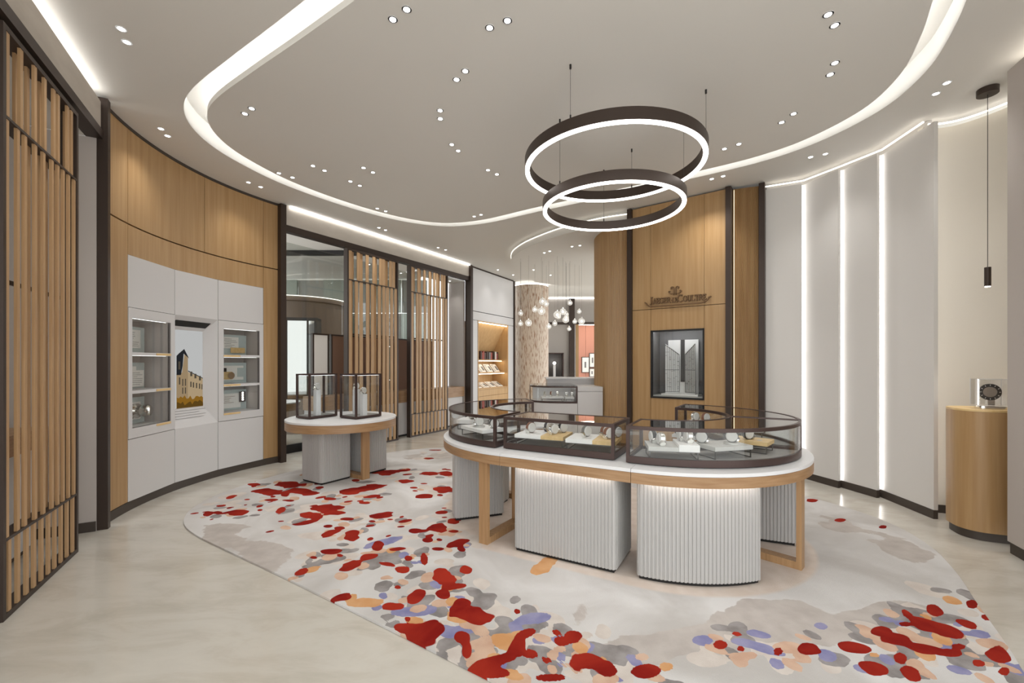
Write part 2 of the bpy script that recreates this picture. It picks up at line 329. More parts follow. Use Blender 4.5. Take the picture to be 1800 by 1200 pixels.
def rug():
    c = np.array([.1, 3.9]); na = len(LOOP) * 4; nr = 170
    per = np.array([np.interp(np.arange(na) / 4, np.arange(len(LOOP) + 1), [p[k] for p in LOOP] + [LOOP[0][k]]) for k in (0, 1)]).T
    t = np.linspace(0, 1, nr + 1)[1:]
    P = np.concatenate([c[None]] + [c + (per - c) * q for q in t])
    top = np.concatenate([P, np.full((len(P), 1), .012)], 1)
    skirt = np.concatenate([per, np.full((na, 1), 0.001)], 1); V = np.concatenate([top, skirt])
    F = [(0, 1 + i, 1 + (i + 1) % na) for i in range(na)]
    for k in range(nr):
        a = 1 + k * na; b = a + na
        F += [(a + i, b + i, b + (i + 1) % na, a + (i + 1) % na) for i in range(na)]
    me = bpy.data.meshes.new('rug'); me.from_pydata(V.tolist(), [], F); me.materials.append(MATS['carpet'])
    XY = V[:, :2]; rnd = random.Random(5)
    def field(bl, k=.9, grow=1.0):
        f = np.zeros(len(XY))
        for x, y, a, b, an in bl:
            t = R(an); dx = XY[:, 0] - x; dy = XY[:, 1] - y
            u = (dx * math.cos(t) + dy * math.sin(t)) / (a * grow); w = (-dx * math.sin(t) + dy * math.cos(t)) / (b * grow)
            f += np.exp(-k * (u * u + w * w - 1)) ** 3
        return np.minimum(f ** (1 / 3), 2.4)
    def scatter(n, lo, hi, spread, src=REDS[:-3]):
        o = []
        for _ in range(n):
            x, y, a, b, an = rnd.choice(src); q = rnd.uniform(0, 6.28); d = rnd.uniform(.3, 1) * spread * (.5 + a * 5)
            s = rnd.uniform(lo, hi) * (.6 + a * 4); o.append((x + d * math.cos(q), y + d * math.sin(q), s * 1.5, s, rnd.uniform(0, 180)))
        return o
    front = [b for b in REDS[:-3] if b[1] < 3.3]
    layers = {'c_red': field(REDS + scatter(70, .018, .034, .3, [b for b in REDS[:-3] if b[1] > 3.3]), .9, .92), 'c_taupe': field(TAUPE, .4), 'c_pale': field(scatter(190, .03, .08, .24)), 'c_grey': field(scatter(110, .025, .06, .2) + scatter(60, .03, .07, .17, front)),
              'c_blue': field(scatter(44, .02, .045, .2, front) + [(-.55, 2.42, .13, .05, 10), (.1, 2.35, .12, .05, 20), (1.2, 2.12, .12, .04, -30), (-1.0, 3.35, .16, .06, 40)]),
              'c_peach': field(scatter(125, .02, .048, .17)), 'c_ochre': field(scatter(22, .02, .05, .15, front) + [(.23, 2.98, .16, .06, 58), (-.85, 2.5, .1, .05, 0)])}
    ca, sa = math.cos(R(-29)), math.sin(R(-29)); dx, dy = XY[:, 0] - .857, XY[:, 1] - 3.87
    lx, ly = dx * ca + dy * sa, -dx * sa + dy * ca; dist = np.hypot(np.maximum(np.abs(lx + .02) - .48, 0), ly)
    layers['c_beige'] = 1 + (1.08 - dist) * 2
    for n, f in layers.items():
        at = me.attributes.new(n, 'FLOAT', 'POINT'); at.data.foreach_set('value', f.astype(np.float32))
    o = bpy.data.objects.new('rug', me); COL.objects.link(o)
    tag(o, 'large rounded pale rug with red, peach, grey and violet camouflage blotches', 'rug')
rug()

# ------------------------------------------------------------------ left curved wood wall with display cabinet
CX, CY, CR = -1.10, 4.71, 2.61
def wp(d, r=CR):      # point of the wall at bearing d (degrees)
    return (CX + r * math.cos(R(d)), CY + r * math.sin(R(d)))
D0, D1 = 201.5, 146.8      # near end, far end
DW0, DW1 = 193.7, 152.2    # white cabinet from, to
def wood_panel(name, a, b, z0, z1, mt='wood', r=CR, t=.04):
    n = max(3, int(abs(b - a) / 2)); gap = .06
    return MB().ring(arc(CX, CY, r, a - gap, b + gap, n), arc(CX, CY, r + t, a - gap, b + gap, n), z0 + .002, z1 - .002, False).build(name, mt)
ww = thing('wall_left', 'curved honey oak wall panelling around the white display cabinet', 'wall', kind='structure')
for a, b, z0, z1 in ((D0, 196.9 - 3.2, 2.725, 3.62), (193.7, 170, 2.725, 3.62), (170, 152.2, 2.725, 3.62), (152.2, D1, 2.725, 3.62), (D0, 193.7, .085, 2.715), (DW0, DW1, 2.43, 2.715), (152.2, D1, .085, 2.715)):
    wood_panel('wood_panel', a, b, z0, z1).parent = ww
for a, b in ((D0, DW0), (DW1, D1)): MB().ring(arc(CX, CY, CR + .06, a, b, 8), arc(CX, CY, CR + .1, a, b, 8), 0, 3.64, False).build('backing', 'black', ww)
MB().ring(arc(CX, CY, CR + .06, DW0, DW1, 24), arc(CX, CY, CR + .1, DW0, DW1, 24), 2.43, 3.64, False).build('backing', 'black', ww)
struct('baseboard_left', MB().ring(arc(CX, CY, CR - .005, D0, D1, 40), arc(CX, CY, CR + .05, D0, D1, 40), 0, .083, False), 'kick', 'dark bronze skirting along the curved oak wall', 'baseboard')
struct('trim_1', MB().ring(arc(CX, CY, CR - .005, D0, D1, 40), arc(CX, CY, CR + .05, D0, D1, 40), 3.622, 3.65, False), 'kick', 'thin dark strip at the top of the curved oak wall', 'trim')

cab = thing('display_cabinet', 'white built-in display cabinet with glazed cells and a screen in the oak wall', 'cabinet')
SEG = [(DW0, 179.0), (179.0, 166.0), (166.0, DW1)]
def chord(a, b):      # local frame on a chord: x along the wall, y away from the room
    p, q = Vector(wp(a)), Vector(wp(b)); d = (q - p); L = d.length
    return p, math.atan2(d.y, d.x), L
def cab_obj(mb, name, mt, fr, parent=None, label=None):
    p, a, L = fr; M = Matrix.Translation((p.x, p.y, 0)) @ Matrix.Rotation(a, 4, 'Z')
    mb.v = [tuple(M @ Vector(v)) for v in mb.v]; return mb.build(name, mt, parent or cab, label)
FR = [chord(*s) for s in SEG]
MB().ring(arc(CX, CY, CR + .40, DW0 + 1, DW1 - 1, 24), arc(CX, CY, CR + .42, DW0 + 1, DW1 - 1, 24), 0, 2.45, False).build('light_block_back', 'black', cab)  # unseen plates added around the cabinet back to block light leaking through seams
MB().ring(arc(CX, CY, CR + .04, DW0, DW1, 24), arc(CX, CY, CR + .42, DW0, DW1, 24), 2.432, 2.45, False).build('light_block_top', 'black', cab)
for _a in (DW0 + .4, DW1 - .4):
    MB().ring(arc(CX, CY, CR + .05, _a - .3, _a + .3, 1), arc(CX, CY, CR + .42, _a - .3, _a + .3, 1), 0, 2.43, False).build('light_block_side', 'black', cab)
g = .003
for i, fr in enumerate(FR):
    L = fr[2]
    cab_obj(MB().box(g, 0, 1.935, L - g, .03, 2.428), 'upper_panel', 'white_panel', fr)
    cab_obj(MB().box(g, 0, .085, L - g, .03, .672), 'lower_panel', 'white_panel', fr)
CELLZ = [(.775, 1.105), (1.135, 1.475), (1.505, 1.835)]
cell_frames = []
for i in (0, 2):
    fr = FR[i]; L = fr[2]; x0, x1 = (.05, L - .07) if i == 0 else (.07, L - .06)
    m = MB().box(g, -.004, .678, L - g, .03, .775).box(g, -.004, 1.835, L - g, .03, 1.93).box(g, -.004, .775, x0, .03, 1.835).box(x1, -.004, .775, L - g, .03, 1.835)
    cab_obj(m, 'cell_frame', 'white_panel', fr)
    cab_obj(MB().box(x0 - .02, .30, .7, x1 + .02, .32, 1.9), 'back_panel', 'beige_wall', fr)
    cab_obj(MB().box(x0 - .02, .03, .7, x0, .30, 1.9), 'side_panel', 'beige_wall', fr)
    cab_obj(MB().box(x1, .03, .7, x1 + .02, .30, 1.9), 'side_panel', 'beige_wall', fr)
    cab_obj(MB().box(x0, .03, 1.835, x1, .30, 1.86), 'top_panel', 'white_panel', fr)
    for z in (.745, 1.105, 1.475):
        sh = cab_obj(MB().box(x0, -.002, z, x1, .30, z + .03), 'shelf', 'white_panel', fr)
        px = x1 - .22 if i == 0 else x0
        cab_obj(MB().box(px, -.008, z + .004, px + .22, -.002, z + .026), 'name_plate', 'wood_light', fr, sh)
    for z0, z1 in CELLZ:
        cab_obj(MB().box(x0 + .02, .031, z1 - .0025, x1 - .02, .037, z1 - .0005), 'led_strip', 'cell_fill', fr)  # strip added to keep the cells from going dark
        cab_obj(MB().box(x0, .006, z0, x1, .010, z1), 'glass_pane', 'glass', fr)
    cab_obj(MB().box(x1 - .012, 0, .775, x1, .02, 1.835), 'glass_trim', 'steel_frame', fr)
    cell_frames.append((fr, x0, x1))
# recessed screen bay
fr = FR[1]; L = fr[2]; xs0, xs1, dp = .02, L - .12, .10
def quad(mb, a, b, c, d): return mb.add([a, b, c, d], [(0, 1, 2, 3)])
cab_obj(quad(MB(), (xs1, dp, .885), (L - .001, 0, .671), (L - .001, 0, 1.936), (xs1, dp, 1.78)), 'splayed_side', 'white_panel', fr)
cab_obj(quad(MB(), (0, dp, .885), (xs1, dp, .885), (L - .001, 0, .671), (0, 0, .671)), 'splayed_sill', 'white_panel', fr)
cab_obj(quad(MB(), (0, dp, 1.78), (xs1, dp, 1.78), (L - .001, 0, 1.936), (0, 0, 1.936)), 'splayed_head', 'white_panel', fr)
cab_obj(quad(MB(), (0, dp, .885), (0, 0, .671), (0, 0, 1.936), (0, dp, 1.78)), 'splayed_side', 'white_panel', fr)
cab_obj(quad(MB(), (.04, dp * .72 , 1.818), (xs1 + .01, dp * .72, 1.818), (xs1 + .05, dp * .3, 1.882), (.04, dp * .3, 1.882)), 'vent_slot', 'black', fr)
for k in range(4):
    y = dp * (.85 - .13 * k); zz = .671 + (.214) * y / dp + .004
    cab_obj(MB().box(.05, y - .006, zz, .05 + (.46, .34, .42, .38)[k], y, zz + .001), 'caption_line', 'print_grey', fr)
scr = cab_obj(MB().box(0, dp, .885, xs1, dp + .03, 1.78), 'screen', 'scr_sky', fr, None, 'screen showing a stone building under a grey sky')
def sp(name, mt, poly, k, z=None):
    m = MB(); n = len(poly); y = dp - .001 * k
    m.add([(.25 * w + .75 * x, y, .885 + (zz - .80) * .904) for x, zz in poly], [tuple(range(n))]); return cab_obj(m, name, mt, fr, scr)
w = xs1
sp('picture_wing', 'scr_wall2', [(.40 * w, .80), (w, .80), (w, 1.17), (.40 * w, 1.26)], 1)
sp('picture_tower', 'scr_wall', [(0, .80), (.42 * w, .80), (.42 * w, 1.44), (.3 * w, 1.5), (.24 * w, 1.36), (.2 * w, 1.25), (0, 1.24)], 2)
sp('picture_roof', 'scr_roof', [(0, 1.22), (.16 * w, 1.22), (.22 * w, 1.33), (.26 * w, 1.49), (.46 * w, 1.43), (.28 * w, 1.55), (.08 * w, 1.49), (0, 1.46)], 3)
sp('picture_cornice', 'scr_roof', [(.42 * w, 1.262), (w, 1.162), (w, 1.172), (.42 * w, 1.275)], 4)
for k, (x, z, ww_, hh) in enumerate([(.5, 1.2, .08, .06), (.66, 1.17, .08, .06), (.84, 1.14, .08, .06), (.5, 1.06, .05, .07), (.6, 1.05, .05, .07), (.72, 1.04, .05, .07), (.84, 1.03, .05, .07), (.94, 1.02, .04, .07), (.08, 1.10, .05, .09), (.2, 1.08, .04, .09), (.3, 1.08, .04, .09), (.06, 1.29, .07, .1), (.2, .98, .04, .08), (.3, .98, .04, .08)]):
    sp('picture_window', 'scr_win', [(x * w, z), ((x + ww_) * w, z), ((x + ww_) * w, z + hh), (x * w, z + hh)], 5)
rb = random.Random(3)
sp('picture_hedge', 'scr_bush', [(0, .80), (w, .80)] + [((1 - i / 14) * w, .93 + rb.uniform(-.03, .03)) for i in range(15)], 6)
sp('picture_hedge', 'scr_bush2', [(0, .80), (w, .80)] + [((1 - i / 14) * w, .86 + rb.uniform(-.03, .03)) for i in range(15)], 7)
# what stands in the six cells
def exhibit(ci, row, mk, name, label, cat):
    fr, x0, x1 = cell_frames[ci]; z0 = CELLZ[row][0]; p, a, L = fr
    M = Matrix.Translation((p.x, p.y, 0)) @ Matrix.Rotation(a, 4, 'Z') @ Matrix.Translation(((x1 - .39) if ci == 0 else x0 + .13, .25, z0 + .001))
    t = thing(name, label, cat); t.matrix_world = M; mk(t)
def panel_base(t, sheets, tilt=0):
    MB().box(.02, -.01, 0, .36, 0, .27).build('glass_board', 'pale_glass', t)
    for (x, z, ww_, hh, mt, y) in sheets: MB().box(x, y - .008, z, x + ww_, y, z + hh).build('sheet' if mt == 'paper' else 'plate', mt, t)
def lines(t, x, z, n, w_, step, y=-.0225, mt='print_grey'):
    m = MB()
    for k in range(n): m.box(x + rb.uniform(0, .02), y - .001, z + k * step, x + w_ * rb.uniform(.5, 1), y, z + k * step + .004)
    m.build('drawing_lines', mt, t)
def mk0(t): panel_base(t, [(.05, .05, .24, .19, 'paper', -.012)]); lines(t, .07, .07, 8, .2, .02, -.0205)
def mk1(t): panel_base(t, [(.03, .04, .20, .19, 'paper', -.012), (.10, .02, .22, .17, 'paper', -.024)]); lines(t, .12, .04, 7, .18, .02, -.0325)
def mk2(t):
    panel_base(t, [(.05, .04, .24, .18, 'paper', -.012)]); m = MB()
    for k in range(5): m.box(.06 + .03 * k, -.022, .05, .066 + .03 * k, -.0205, .2)
    m.build('printed_bars', 'dial_dark', t)
    M = Matrix.Translation((.22, -.02, .13)) @ Matrix.Rotation(R(90), 4, 'X')
    MB().lathe([(.075, 0), (.075, .02), (.05, .03), (.045, .08)], 24, M).build('mount', 'chrome', t)
    MB().lathe([(.06 if i % 2 else .05, .0) for i in range(1)] + [(.05, .06), (.062, .08), (.062, .13), (.04, .14)], 12, M).build('movement_wheel', 'chrome', t)
def mk3(t): panel_base(t, [(.02, .09, .22, .15, 'paper', -.012), (.12, .03, .2, .07, 'wood_light', -.03)]); lines(t, .04, .11, 6, .18, .02, -.0205)
def mk4(t):
    panel_base(t, [(.01, .04, .3, .19, 'paper', -.012), (.22, .08, .09, .12, 'pale_glass', -.024), (.03, .05, .12, .1, 'wood_light', -.02)])
    M = Matrix.Translation((.12, -.03, .1)) @ Matrix.Rotation(R(90), 4, 'X'); MB().cyl((0, 0), .045, 0, .02, 20, M).build('watch_head', 'chrome', t)
    MB().box(.01, -.04, .15, .06, -.028, .2).build('lever', 'black', t)
def mk5(t):
    panel_base(t, [(.01, .03, .26, .19, 'paper', -.012), (.24, .10, .09, .14, 'steel_frame', -.03)]); lines(t, .03, .1, 5, .16, .02, -.0205, 'leather_brown')
    m = MB()
    for k in range(4): m.box(.275, -.042, .12 + .03 * k, .295, -.038, .14 + .03 * k)
    m.build('indicator_lights', 'bulb', t)
exhibit(0, 2, mk0, 'drawing_exhibit', 'pale panel with one white sheet in top left cell of white cabinet', 'exhibit')
exhibit(0, 1, mk1, 'drawing_exhibit', 'pale panel with two overlapping drawings in middle left cell of white cabinet', 'exhibit')
exhibit(0, 0, mk2, 'movement_exhibit', 'silver toothed movement wheel on barred panel in bottom left cell of cabinet', 'exhibit')
exhibit(1, 2, mk3, 'drawing_exhibit', 'pale panel with drawing and wooden block in top right cell of cabinet', 'exhibit')
exhibit(1, 1, mk4, 'watch_exhibit', 'round watch head on tan plate in middle right cell of cabinet', 'exhibit')
exhibit(1, 0, mk5, 'drawing_exhibit', 'pale panel with brown drawing and lit steel plate in bottom right cell', 'exhibit')

# ------------------------------------------------------------------ portals with lattice screens
def lattice(label, loc, rz, width, seed, hw=.020):
    rn = random.Random(seed); t = thing('lattice_screen', label, 'screen', loc, rz)
    d = .09; fw = .03
    MB().box(0, 0, 0, fw, d, 3.25).build('stile', 'bronze', t); MB().box(width - fw, 0, 0, width, d, 3.25).build('stile', 'bronze', t)
    for z in (0.0, 3.22): MB().box(fw, 0, z, width - fw, d, z + .03).build('rail', 'bronze', t)
    for z in (.425, 2.74): MB().box(fw, .0, z, width - fw, d, z + .016).build('rail', 'bronze', t)
    MB().box(fw, d - .012, 1.86, width - fw, d, 1.885).build('rail', 'bronze', t)
    def tier(z0, z1, xs):
        me = {}
        for x, back in xs:
            k = (back,)
            if k not in me:
                me[k] = (MB().box(-hw, .004, z0, hw, .018, z1) if not back else MB().box(-hw, .05, z0, hw, .064, z1)).mesh('slat', 'wood_slat')
            o = bpy.data.objects.new('slat', me[k]); COL.objects.link(o); o.parent = t; o.location = (fw + (width - 2 * fw) * x, 0, 0)
    tier(.03, .425, [((i + .5) / 10 + rn.uniform(-.006, .006), False) for i in range(10)])
    a = [(.025, 0), (.085, 1), (.15, 0), (.24, 0), (.275, 1), (.36, 0), (.42, 1), (.47, 0), (.56, 1), (.60, 0), (.655, 1), (.70, 0), (.79, 0), (.83, 1), (.885, 0), (.975, 0)]
    tier(.441, 2.74, [(x + rn.uniform(-.008, .008) if .05 < x < .95 else x, bool(b)) for x, b in a])
    a = [(.03, 0), (.10, 1), (.19, 0), (.265, 1), (.36, 0), (.40, 1), (.49, 0), (.57, 1), (.63, 0), (.70, 0), (.80, 1), (.86, 0), (.93, 0), (.975, 1)]
    tier(2.756, 3.22, [(x + rn.uniform(-.008, .008) if .05 < x < .95 else x, bool(b)) for x, b in a])
    return t
# left portal: local x runs from near the camera to the far post
ZL = 3.28
LA = Vector((-2.71, 2.27)); ld = Vector((-.476, .88)).normalized(); la = ang(ld)
def lp(s, y=0): v = LA + ld * s + Vector((-ld.y, ld.x)) * y; return (v.x, v.y, 0)
SL = 1.55
struct('trim_2', MB().box(-2.2, -.01, ZL, SL, .10, ZL + .075), 'bronze', 'dark bronze lintel beam over the near left lattice screen', 'trim', loc=lp(0), rz=la)
struct('trim_3', MB().box(SL - .005, -.04, 0, SL + .06, .03, 3.63), 'bronze', 'tall dark bronze post between near left lattice and curved oak wall', 'trim', loc=lp(0), rz=la)
struct('wall_left_bulkhead', MB().box(-2.2, .0, ZL + .078, SL - .022, .12, 3.585), 'bulkhead', 'beige plaster bulkhead above the near left lattice screen', 'wall', loc=lp(0), rz=la)
struct('wall_left_bulkhead_back', MB().box(-2.2, .16, ZL + .07, SL - .022, .18, 3.648), 'plaster', 'plaster upstand behind the near left light trough', 'wall', loc=lp(0), rz=la)
struct('wall_left_niche_side', MB().box(SL - .005, .032, 0, SL + .05, .62, ZL), 'beige_wall', 'beige end wall of the alcove behind near left lattice', 'wall', loc=lp(0), rz=la)
struct('wall_left_niche_back', MB().box(-2.2, .62, 0, SL + .05, .70, 3.65), 'niche_wall', 'pale back wall of the alcove behind near left lattice', 'wall', loc=lp(0), rz=la)
struct('ceiling_left_niche', MB().box(-2.2, .102, ZL, SL - .006, .62, ZL + .06), 'plaster', 'lowered ceiling of the alcove behind near left lattice', 'ceiling', loc=lp(0), rz=la)
struct('baseboard_left_niche', MB().box(SL - .02, .035, .0, SL - .006, .61, .08), 'kick', 'dark skirting at the alcove end beside the near left post', 'baseboard', loc=lp(0), rz=la)
lattice('large oak slat lattice screen nearest the camera at the left', lp(.075, .002), la, 1.0, 11, .0155)
wc = thing('wall_counter', 'oak fronted counter in the alcove behind the near left lattice', 'counter', lp(0), la)
MB().box(-1.2, .24, .78, SL - .25, .60, .92).build('wood_top', 'wood_band', wc); MB().box(-1.2, .3, .06, SL - .30, .60, .775).build('base', 'white_panel', wc); MB().box(-1.2, .34, 0, SL - .34, .60, .06).build('toe_kick', 'kick', wc)
# back portal
BA = Vector((-3.25, 6.12)); BE = Vector((-.95, 9.90)); bd = (BE - BA).normalized(); ba = ang(bd); BL = (BE - BA).length
def bp(s, y=0): v = BA + bd * s + Vector((-bd.y, bd.x)) * y; return (v.x, v.y, 0)
o0 = bp(0)
struct('trim_4', MB().box(0.05, -.01, 3.28, BL - .06, .10, 3.37), 'bronze', 'dark bronze lintel beam over the two far lattice screens', 'trim', loc=o0, rz=ba)
struct('trim_5', MB().box(-.045, -.04, 0, .035, .08, 3.64), 'bronze', 'dark bronze post between curved oak wall and glazed opening', 'trim', loc=o0, rz=ba)
struct('trim_6', MB().box(BL - .055, -.05, 0, BL + .03, .115, 3.63), 'bronze', 'dark bronze post beside the white bookcase wall', 'trim', loc=o0, rz=ba)
struct('wall_back_bulkhead', MB().box(.05, 0, 3.375, BL - .06, .12, 3.65), 'bulkhead', 'beige plaster bulkhead above the two far lattice screens', 'wall', loc=o0, rz=ba)
struct('wall_back_niche_side', MB().box(BL - .12, .118, 0, BL - .058, .55, 3.28), 'beige_wall', 'beige end wall of the alcove beside the second far lattice', 'wall', loc=o0, rz=ba)
struct('ceiling_back_niche', MB().box(2.9, .10, 3.25, BL - .12, .50, 3.279), 'plaster', 'lowered ceiling of the alcove beside the second far lattice', 'ceiling', loc=o0, rz=ba)
lattice('oak slat lattice screen behind the round display table', bp(1.01, -.10), ba, 1.10, 21, .029)
lattice('oak slat lattice screen farthest from camera, beside the beige alcove', bp(2.41, -.10), ba, 1.10, 33, .029)
wc = thing('wall_counter', 'white counter with oak band behind the two far lattice screens', 'counter', o0, ba)
MB().box(.62, .08, .65, BL - .125, .48, .87).build('wood_top', 'wood_band', wc)
for k in range(5):
    x0 = .64 + (BL - .79) * k / 5; MB().box(x0 + .004, .11, .04, x0 + (BL - .79) / 5 - .004, .48, .645).build('base_panel', 'white_panel', wc)
MB().box(.66, .14, 0, BL - .15, .46, .04).build('toe_kick', 'black', wc)
gw = thing('window_1', 'tall shop window of clear glass behind the far lattice screens', 'window', o0, ba, kind='structure')
MB().box(.05, .50, .13, 1.9, .512, 3.27).build('glass_pane', 'glass_dark', gw); MB().box(1.93, .50, .88, BL - .30, .512, 3.27).build('glass_pane', 'glass_dark', gw)
MB().box(.05, .485, 0, .62, .53, .13).build('sill', 'black', gw); MB().box(BL - .30, .49, .87, BL - .27, .53, 3.25).build('jamb', 'black', gw); MB().box(1.9, .49, .88, 1.93, .53, 3.27).build('mullion', 'black', gw)
for s0, s1, lb in ((.92, 1.02, 'narrow'), (1.08, 2.30, 'wide'), (2.42, 3.6, 'far')):
    t = thing('backdrop_panel', {'narrow': 'white backdrop panel in dark frame left of first far lattice', 'wide': 'brown backdrop panel in dark frame behind the first far lattice', 'far': 'brown backdrop panel in dark frame behind the second far lattice'}[lb], 'panel', bp(s0, .40), ba)
    w_ = s1 - s0 if lb != 'narrow' else .3
    if lb == 'narrow': t.location = bp(.74, .40)
    MB().box(.02, .01, .875, w_ - .02, .03, 1.86).build('board', 'panel_brown' if lb != 'narrow' else 'paper', t)
    MB().box(0, 0, .872, .025, .05, 1.88).box(w_ - .025, 0, .872, w_, .05, 1.88).box(0, 0, 1.86, w_, .05, 1.885).build('frame', 'bronze', t)

# the arcade beyond the glass
def far(name, label, cat, mb, mt, kind=None):
    return tag(mb.build(name, mt), label, cat, kind=kind)
struct('ceiling_arcade', MB().prism([(-9, 5.2), (-4.05, 6.25), (-1.75, 10.15), (-3.2, 13.5), (-9, 13.5)], 3.75, 3.85), 'plaster', 'pale ceiling of the arcade beyond the shop window', 'ceiling')
struct('trim_7', MB().box(-8, 9.0, 3.66, -2.6, 9.12, 3.75), 'black', 'thin dark beam across the ceiling beyond the shop window', 'trim')
gl = thing('wall_arcade', 'grey wall of tall glass panels beyond the shop window', 'wall', kind='structure')
for i in range(7):
    for j in range(4):
        x0 = -7.4 + i * .72; MB().box(x0 + .01, 12.0 + (.05 if (i + j) % 2 else 0), j * .93 + .01, x0 + .71, 12.1, j * .93 + .92).build('glass_tile', ('mall_glass', 'mall_grey')[(i * 3 + j) % 2], gl)
far('curved_wall_drum', 'curved brown drum wall with lit rim beyond the shop window', 'wall', MB().lathe([(1.0, 0), (1.0, 2.75), (1.06, 2.76), (1.06, 2.84)], 40, Matrix.Translation((-5.05, 10.3, 0))), 'mall_brown', 'structure')
far('light_strip', 'greenish white light strip on the brown drum beyond the window', 'light', MB().ring(arc(-5.05, 10.3, 1.07, 180, 360, 30), arc(-5.05, 10.3, 1.09, 180, 360, 30), 2.85, 2.862, False), 'led_top')
mc = thing('mirror_cabinet', 'tall mirrored cabinet in dark frame beyond the shop window', 'cabinet', (-4.42, 8.5, 0), R(12))
MB().box(0, 0, .7, .5, .3, 2.24).build('mirror', 'mirror', mc); MB().box(-.03, -.02, 0, .53, .32, .69).build('base', 'mall_brown', mc)
MB().box(-.03, -.02, .69, 0, .32, 2.28).box(.5, -.02, .69, .56, .32, 2.28).box(-.03, -.02, 2.24, .56, .32, 2.3).box(.36, -.02, .69, .39, 0, 2.24).build('frame', 'black', mc)
fc = thing('arcade_display_case', 'lit glass display case in black frame beyond window, right of mirrored cabinet', 'cabinet', (-3.72, 8.6, 0), R(25))
MB().box(0, .02, .05, .55, .3, 1.85).build('back', 'mall_glass', fc); MB().box(-.03, 0, 0, 0, .32, 1.9).box(.55, 0, 0, .58, .32, 1.9).box(-.03, 0, 1.85, .58, .32, 1.9).build('frame', 'black', fc)
tbl = thing('arcade_table', 'round oak edged white table seen beyond the shop window', 'table', (-4.15, 7.35, 0))
MB().cyl((0, 0), .5, .72, .74, 40).build('table_top', 'white_top', tbl); MB().cyl((0, 0), .49, .60, .719, 40).build('apron', 'wood_band', tbl); MB().cyl((0, 0), .2, 0, .6, 24).build('pedestal', 'flute_white', tbl)

# ------------------------------------------------------------------ white bookcase wall
KA = Vector((-.93, 10.0)); kd = Vector((.478, .878)).normalized(); ka = ang(kd); KL = 2.02; NB0, NB1 = .25, 1.72
kw = thing('wall_bookcase', 'white panelled wall holding the oak book niche', 'wall', (KA.x, KA.y, 0), ka, kind='structure')
for x0, x1, z0, z1 in ((.01, KL, 2.62, 3.62), (.01, KL, 2.41, 2.61), (.01, NB0, .06, 2.405), (NB1, KL, .06, 2.405), (NB0, NB1, .06, .43)):
    MB().box(x0 + .003, 0, z0 + .003, x1 - .003, .05, z1 - .003).build('wall_panel', 'white_panel', kw)
MB().box(0, .05, 0, NB0, .10, 3.64).box(NB1, .05, 0, KL, .10, 3.64).box(NB0, .05, 2.45, NB1, .10, 3.64).box(NB0, .05, 0, NB1, .10, .4).build('backing', 'black', kw)
struct('trim_8', MB().box(KL, -.03, 0, KL + .06, .2, 3.63), 'bronze', 'slim dark bronze post between bookcase wall and stone column', 'trim', loc=(KA.x, KA.y, 0), rz=ka)
struct('trim_9', MB().box(.06, -.01, 3.622, KL, .05, 3.648), 'bronze', 'dark bronze line along the top of the white bookcase wall', 'trim', loc=(KA.x, KA.y, 0), rz=ka)
bc = thing('bookcase', 'oak lined book niche with lit magazine shelves in white wall', 'bookcase', (KA.x, KA.y, 0), ka)
a0, a1 = NB0, NB1
MB().box(a0, -.01, .43, a0 + .03, .5, 2.41).build('side', 'book_wood', bc); MB().box(a1 - .03, -.01, .43, a1, .5, 2.41).build('side', 'book_wood', bc)
MB().box(a0 + .03, -.01, 2.38, a1 - .03, .5, 2.41).build('head', 'book_wood', bc)
MB().add([(a0 + .03, .06, 2.38), (a1 - .03, .06, 2.38), (a1 - .03, .42, 1.72), (a0 + .03, .42, 1.72)], [(0, 1, 2, 3)]).build('sloped_panel', 'book_wood', bc)
MB().box(a0 + .03, .47, .43, a1 - .03, .5, 2.38).build('back', 'book_wood', bc)
for z, y in ((1.46, .14), (1.14, .06), (.76, -.008)): MB().box(a0 + .03, y, z, a1 - .03, .47, z + .03).build('shelf', 'book_wood', bc)
for z0, z1 in ((.605, .755), (.445, .598)): MB().box(a0 + .033, -.008, z0, a1 - .033, .02, z1).build('drawer', 'book_wood', bc)
MB().box(a0 + .06, .0, 2.365, a1 - .06, .03, 2.379).build('led_strip', 'led_book', bc)
for z, y in ((1.447, .16), (1.127, .08)): MB().box(a0 + .06, y, z, a1 - .06, y + .02, z + .012).build('led_strip', 'led_book', bc)
ORD = 'first second third fourth fifth sixth seventh eighth ninth tenth eleventh twelfth thirteenth fourteenth fifteenth sixteenth seventeenth eighteenth nineteenth twentieth'.split() + ['further'] * 20
x = a0 + .10; k = 0; rb2 = random.Random(9)
while x < a1 - .16:
    w_ = rb2.uniform(.03, .085); h_ = rb2.uniform(.16, .215); mt = rb2.choice(['book_dark', 'book_dark', 'book_pale', 'book_red', 'print_grey'])
    if rb2.random() > .18:
        b = MB().box(0, 0, 0, w_ - .004, .16, h_).build('book', mt); b.matrix_world = Matrix.Translation((KA.x, KA.y, 0)) @ Matrix.Rotation(ka, 4, 'Z') @ Matrix.Translation((x, .2, 1.491))
        tag(b, f'{ORD[k]} upright book from the left on upper shelf of oak niche, {({"book_dark": "dark brown", "book_pale": "cream", "book_red": "brick red", "print_grey": "grey"})[mt]} spine', 'book', 'books in the upper row of the oak niche'); k += 1
    x += w_
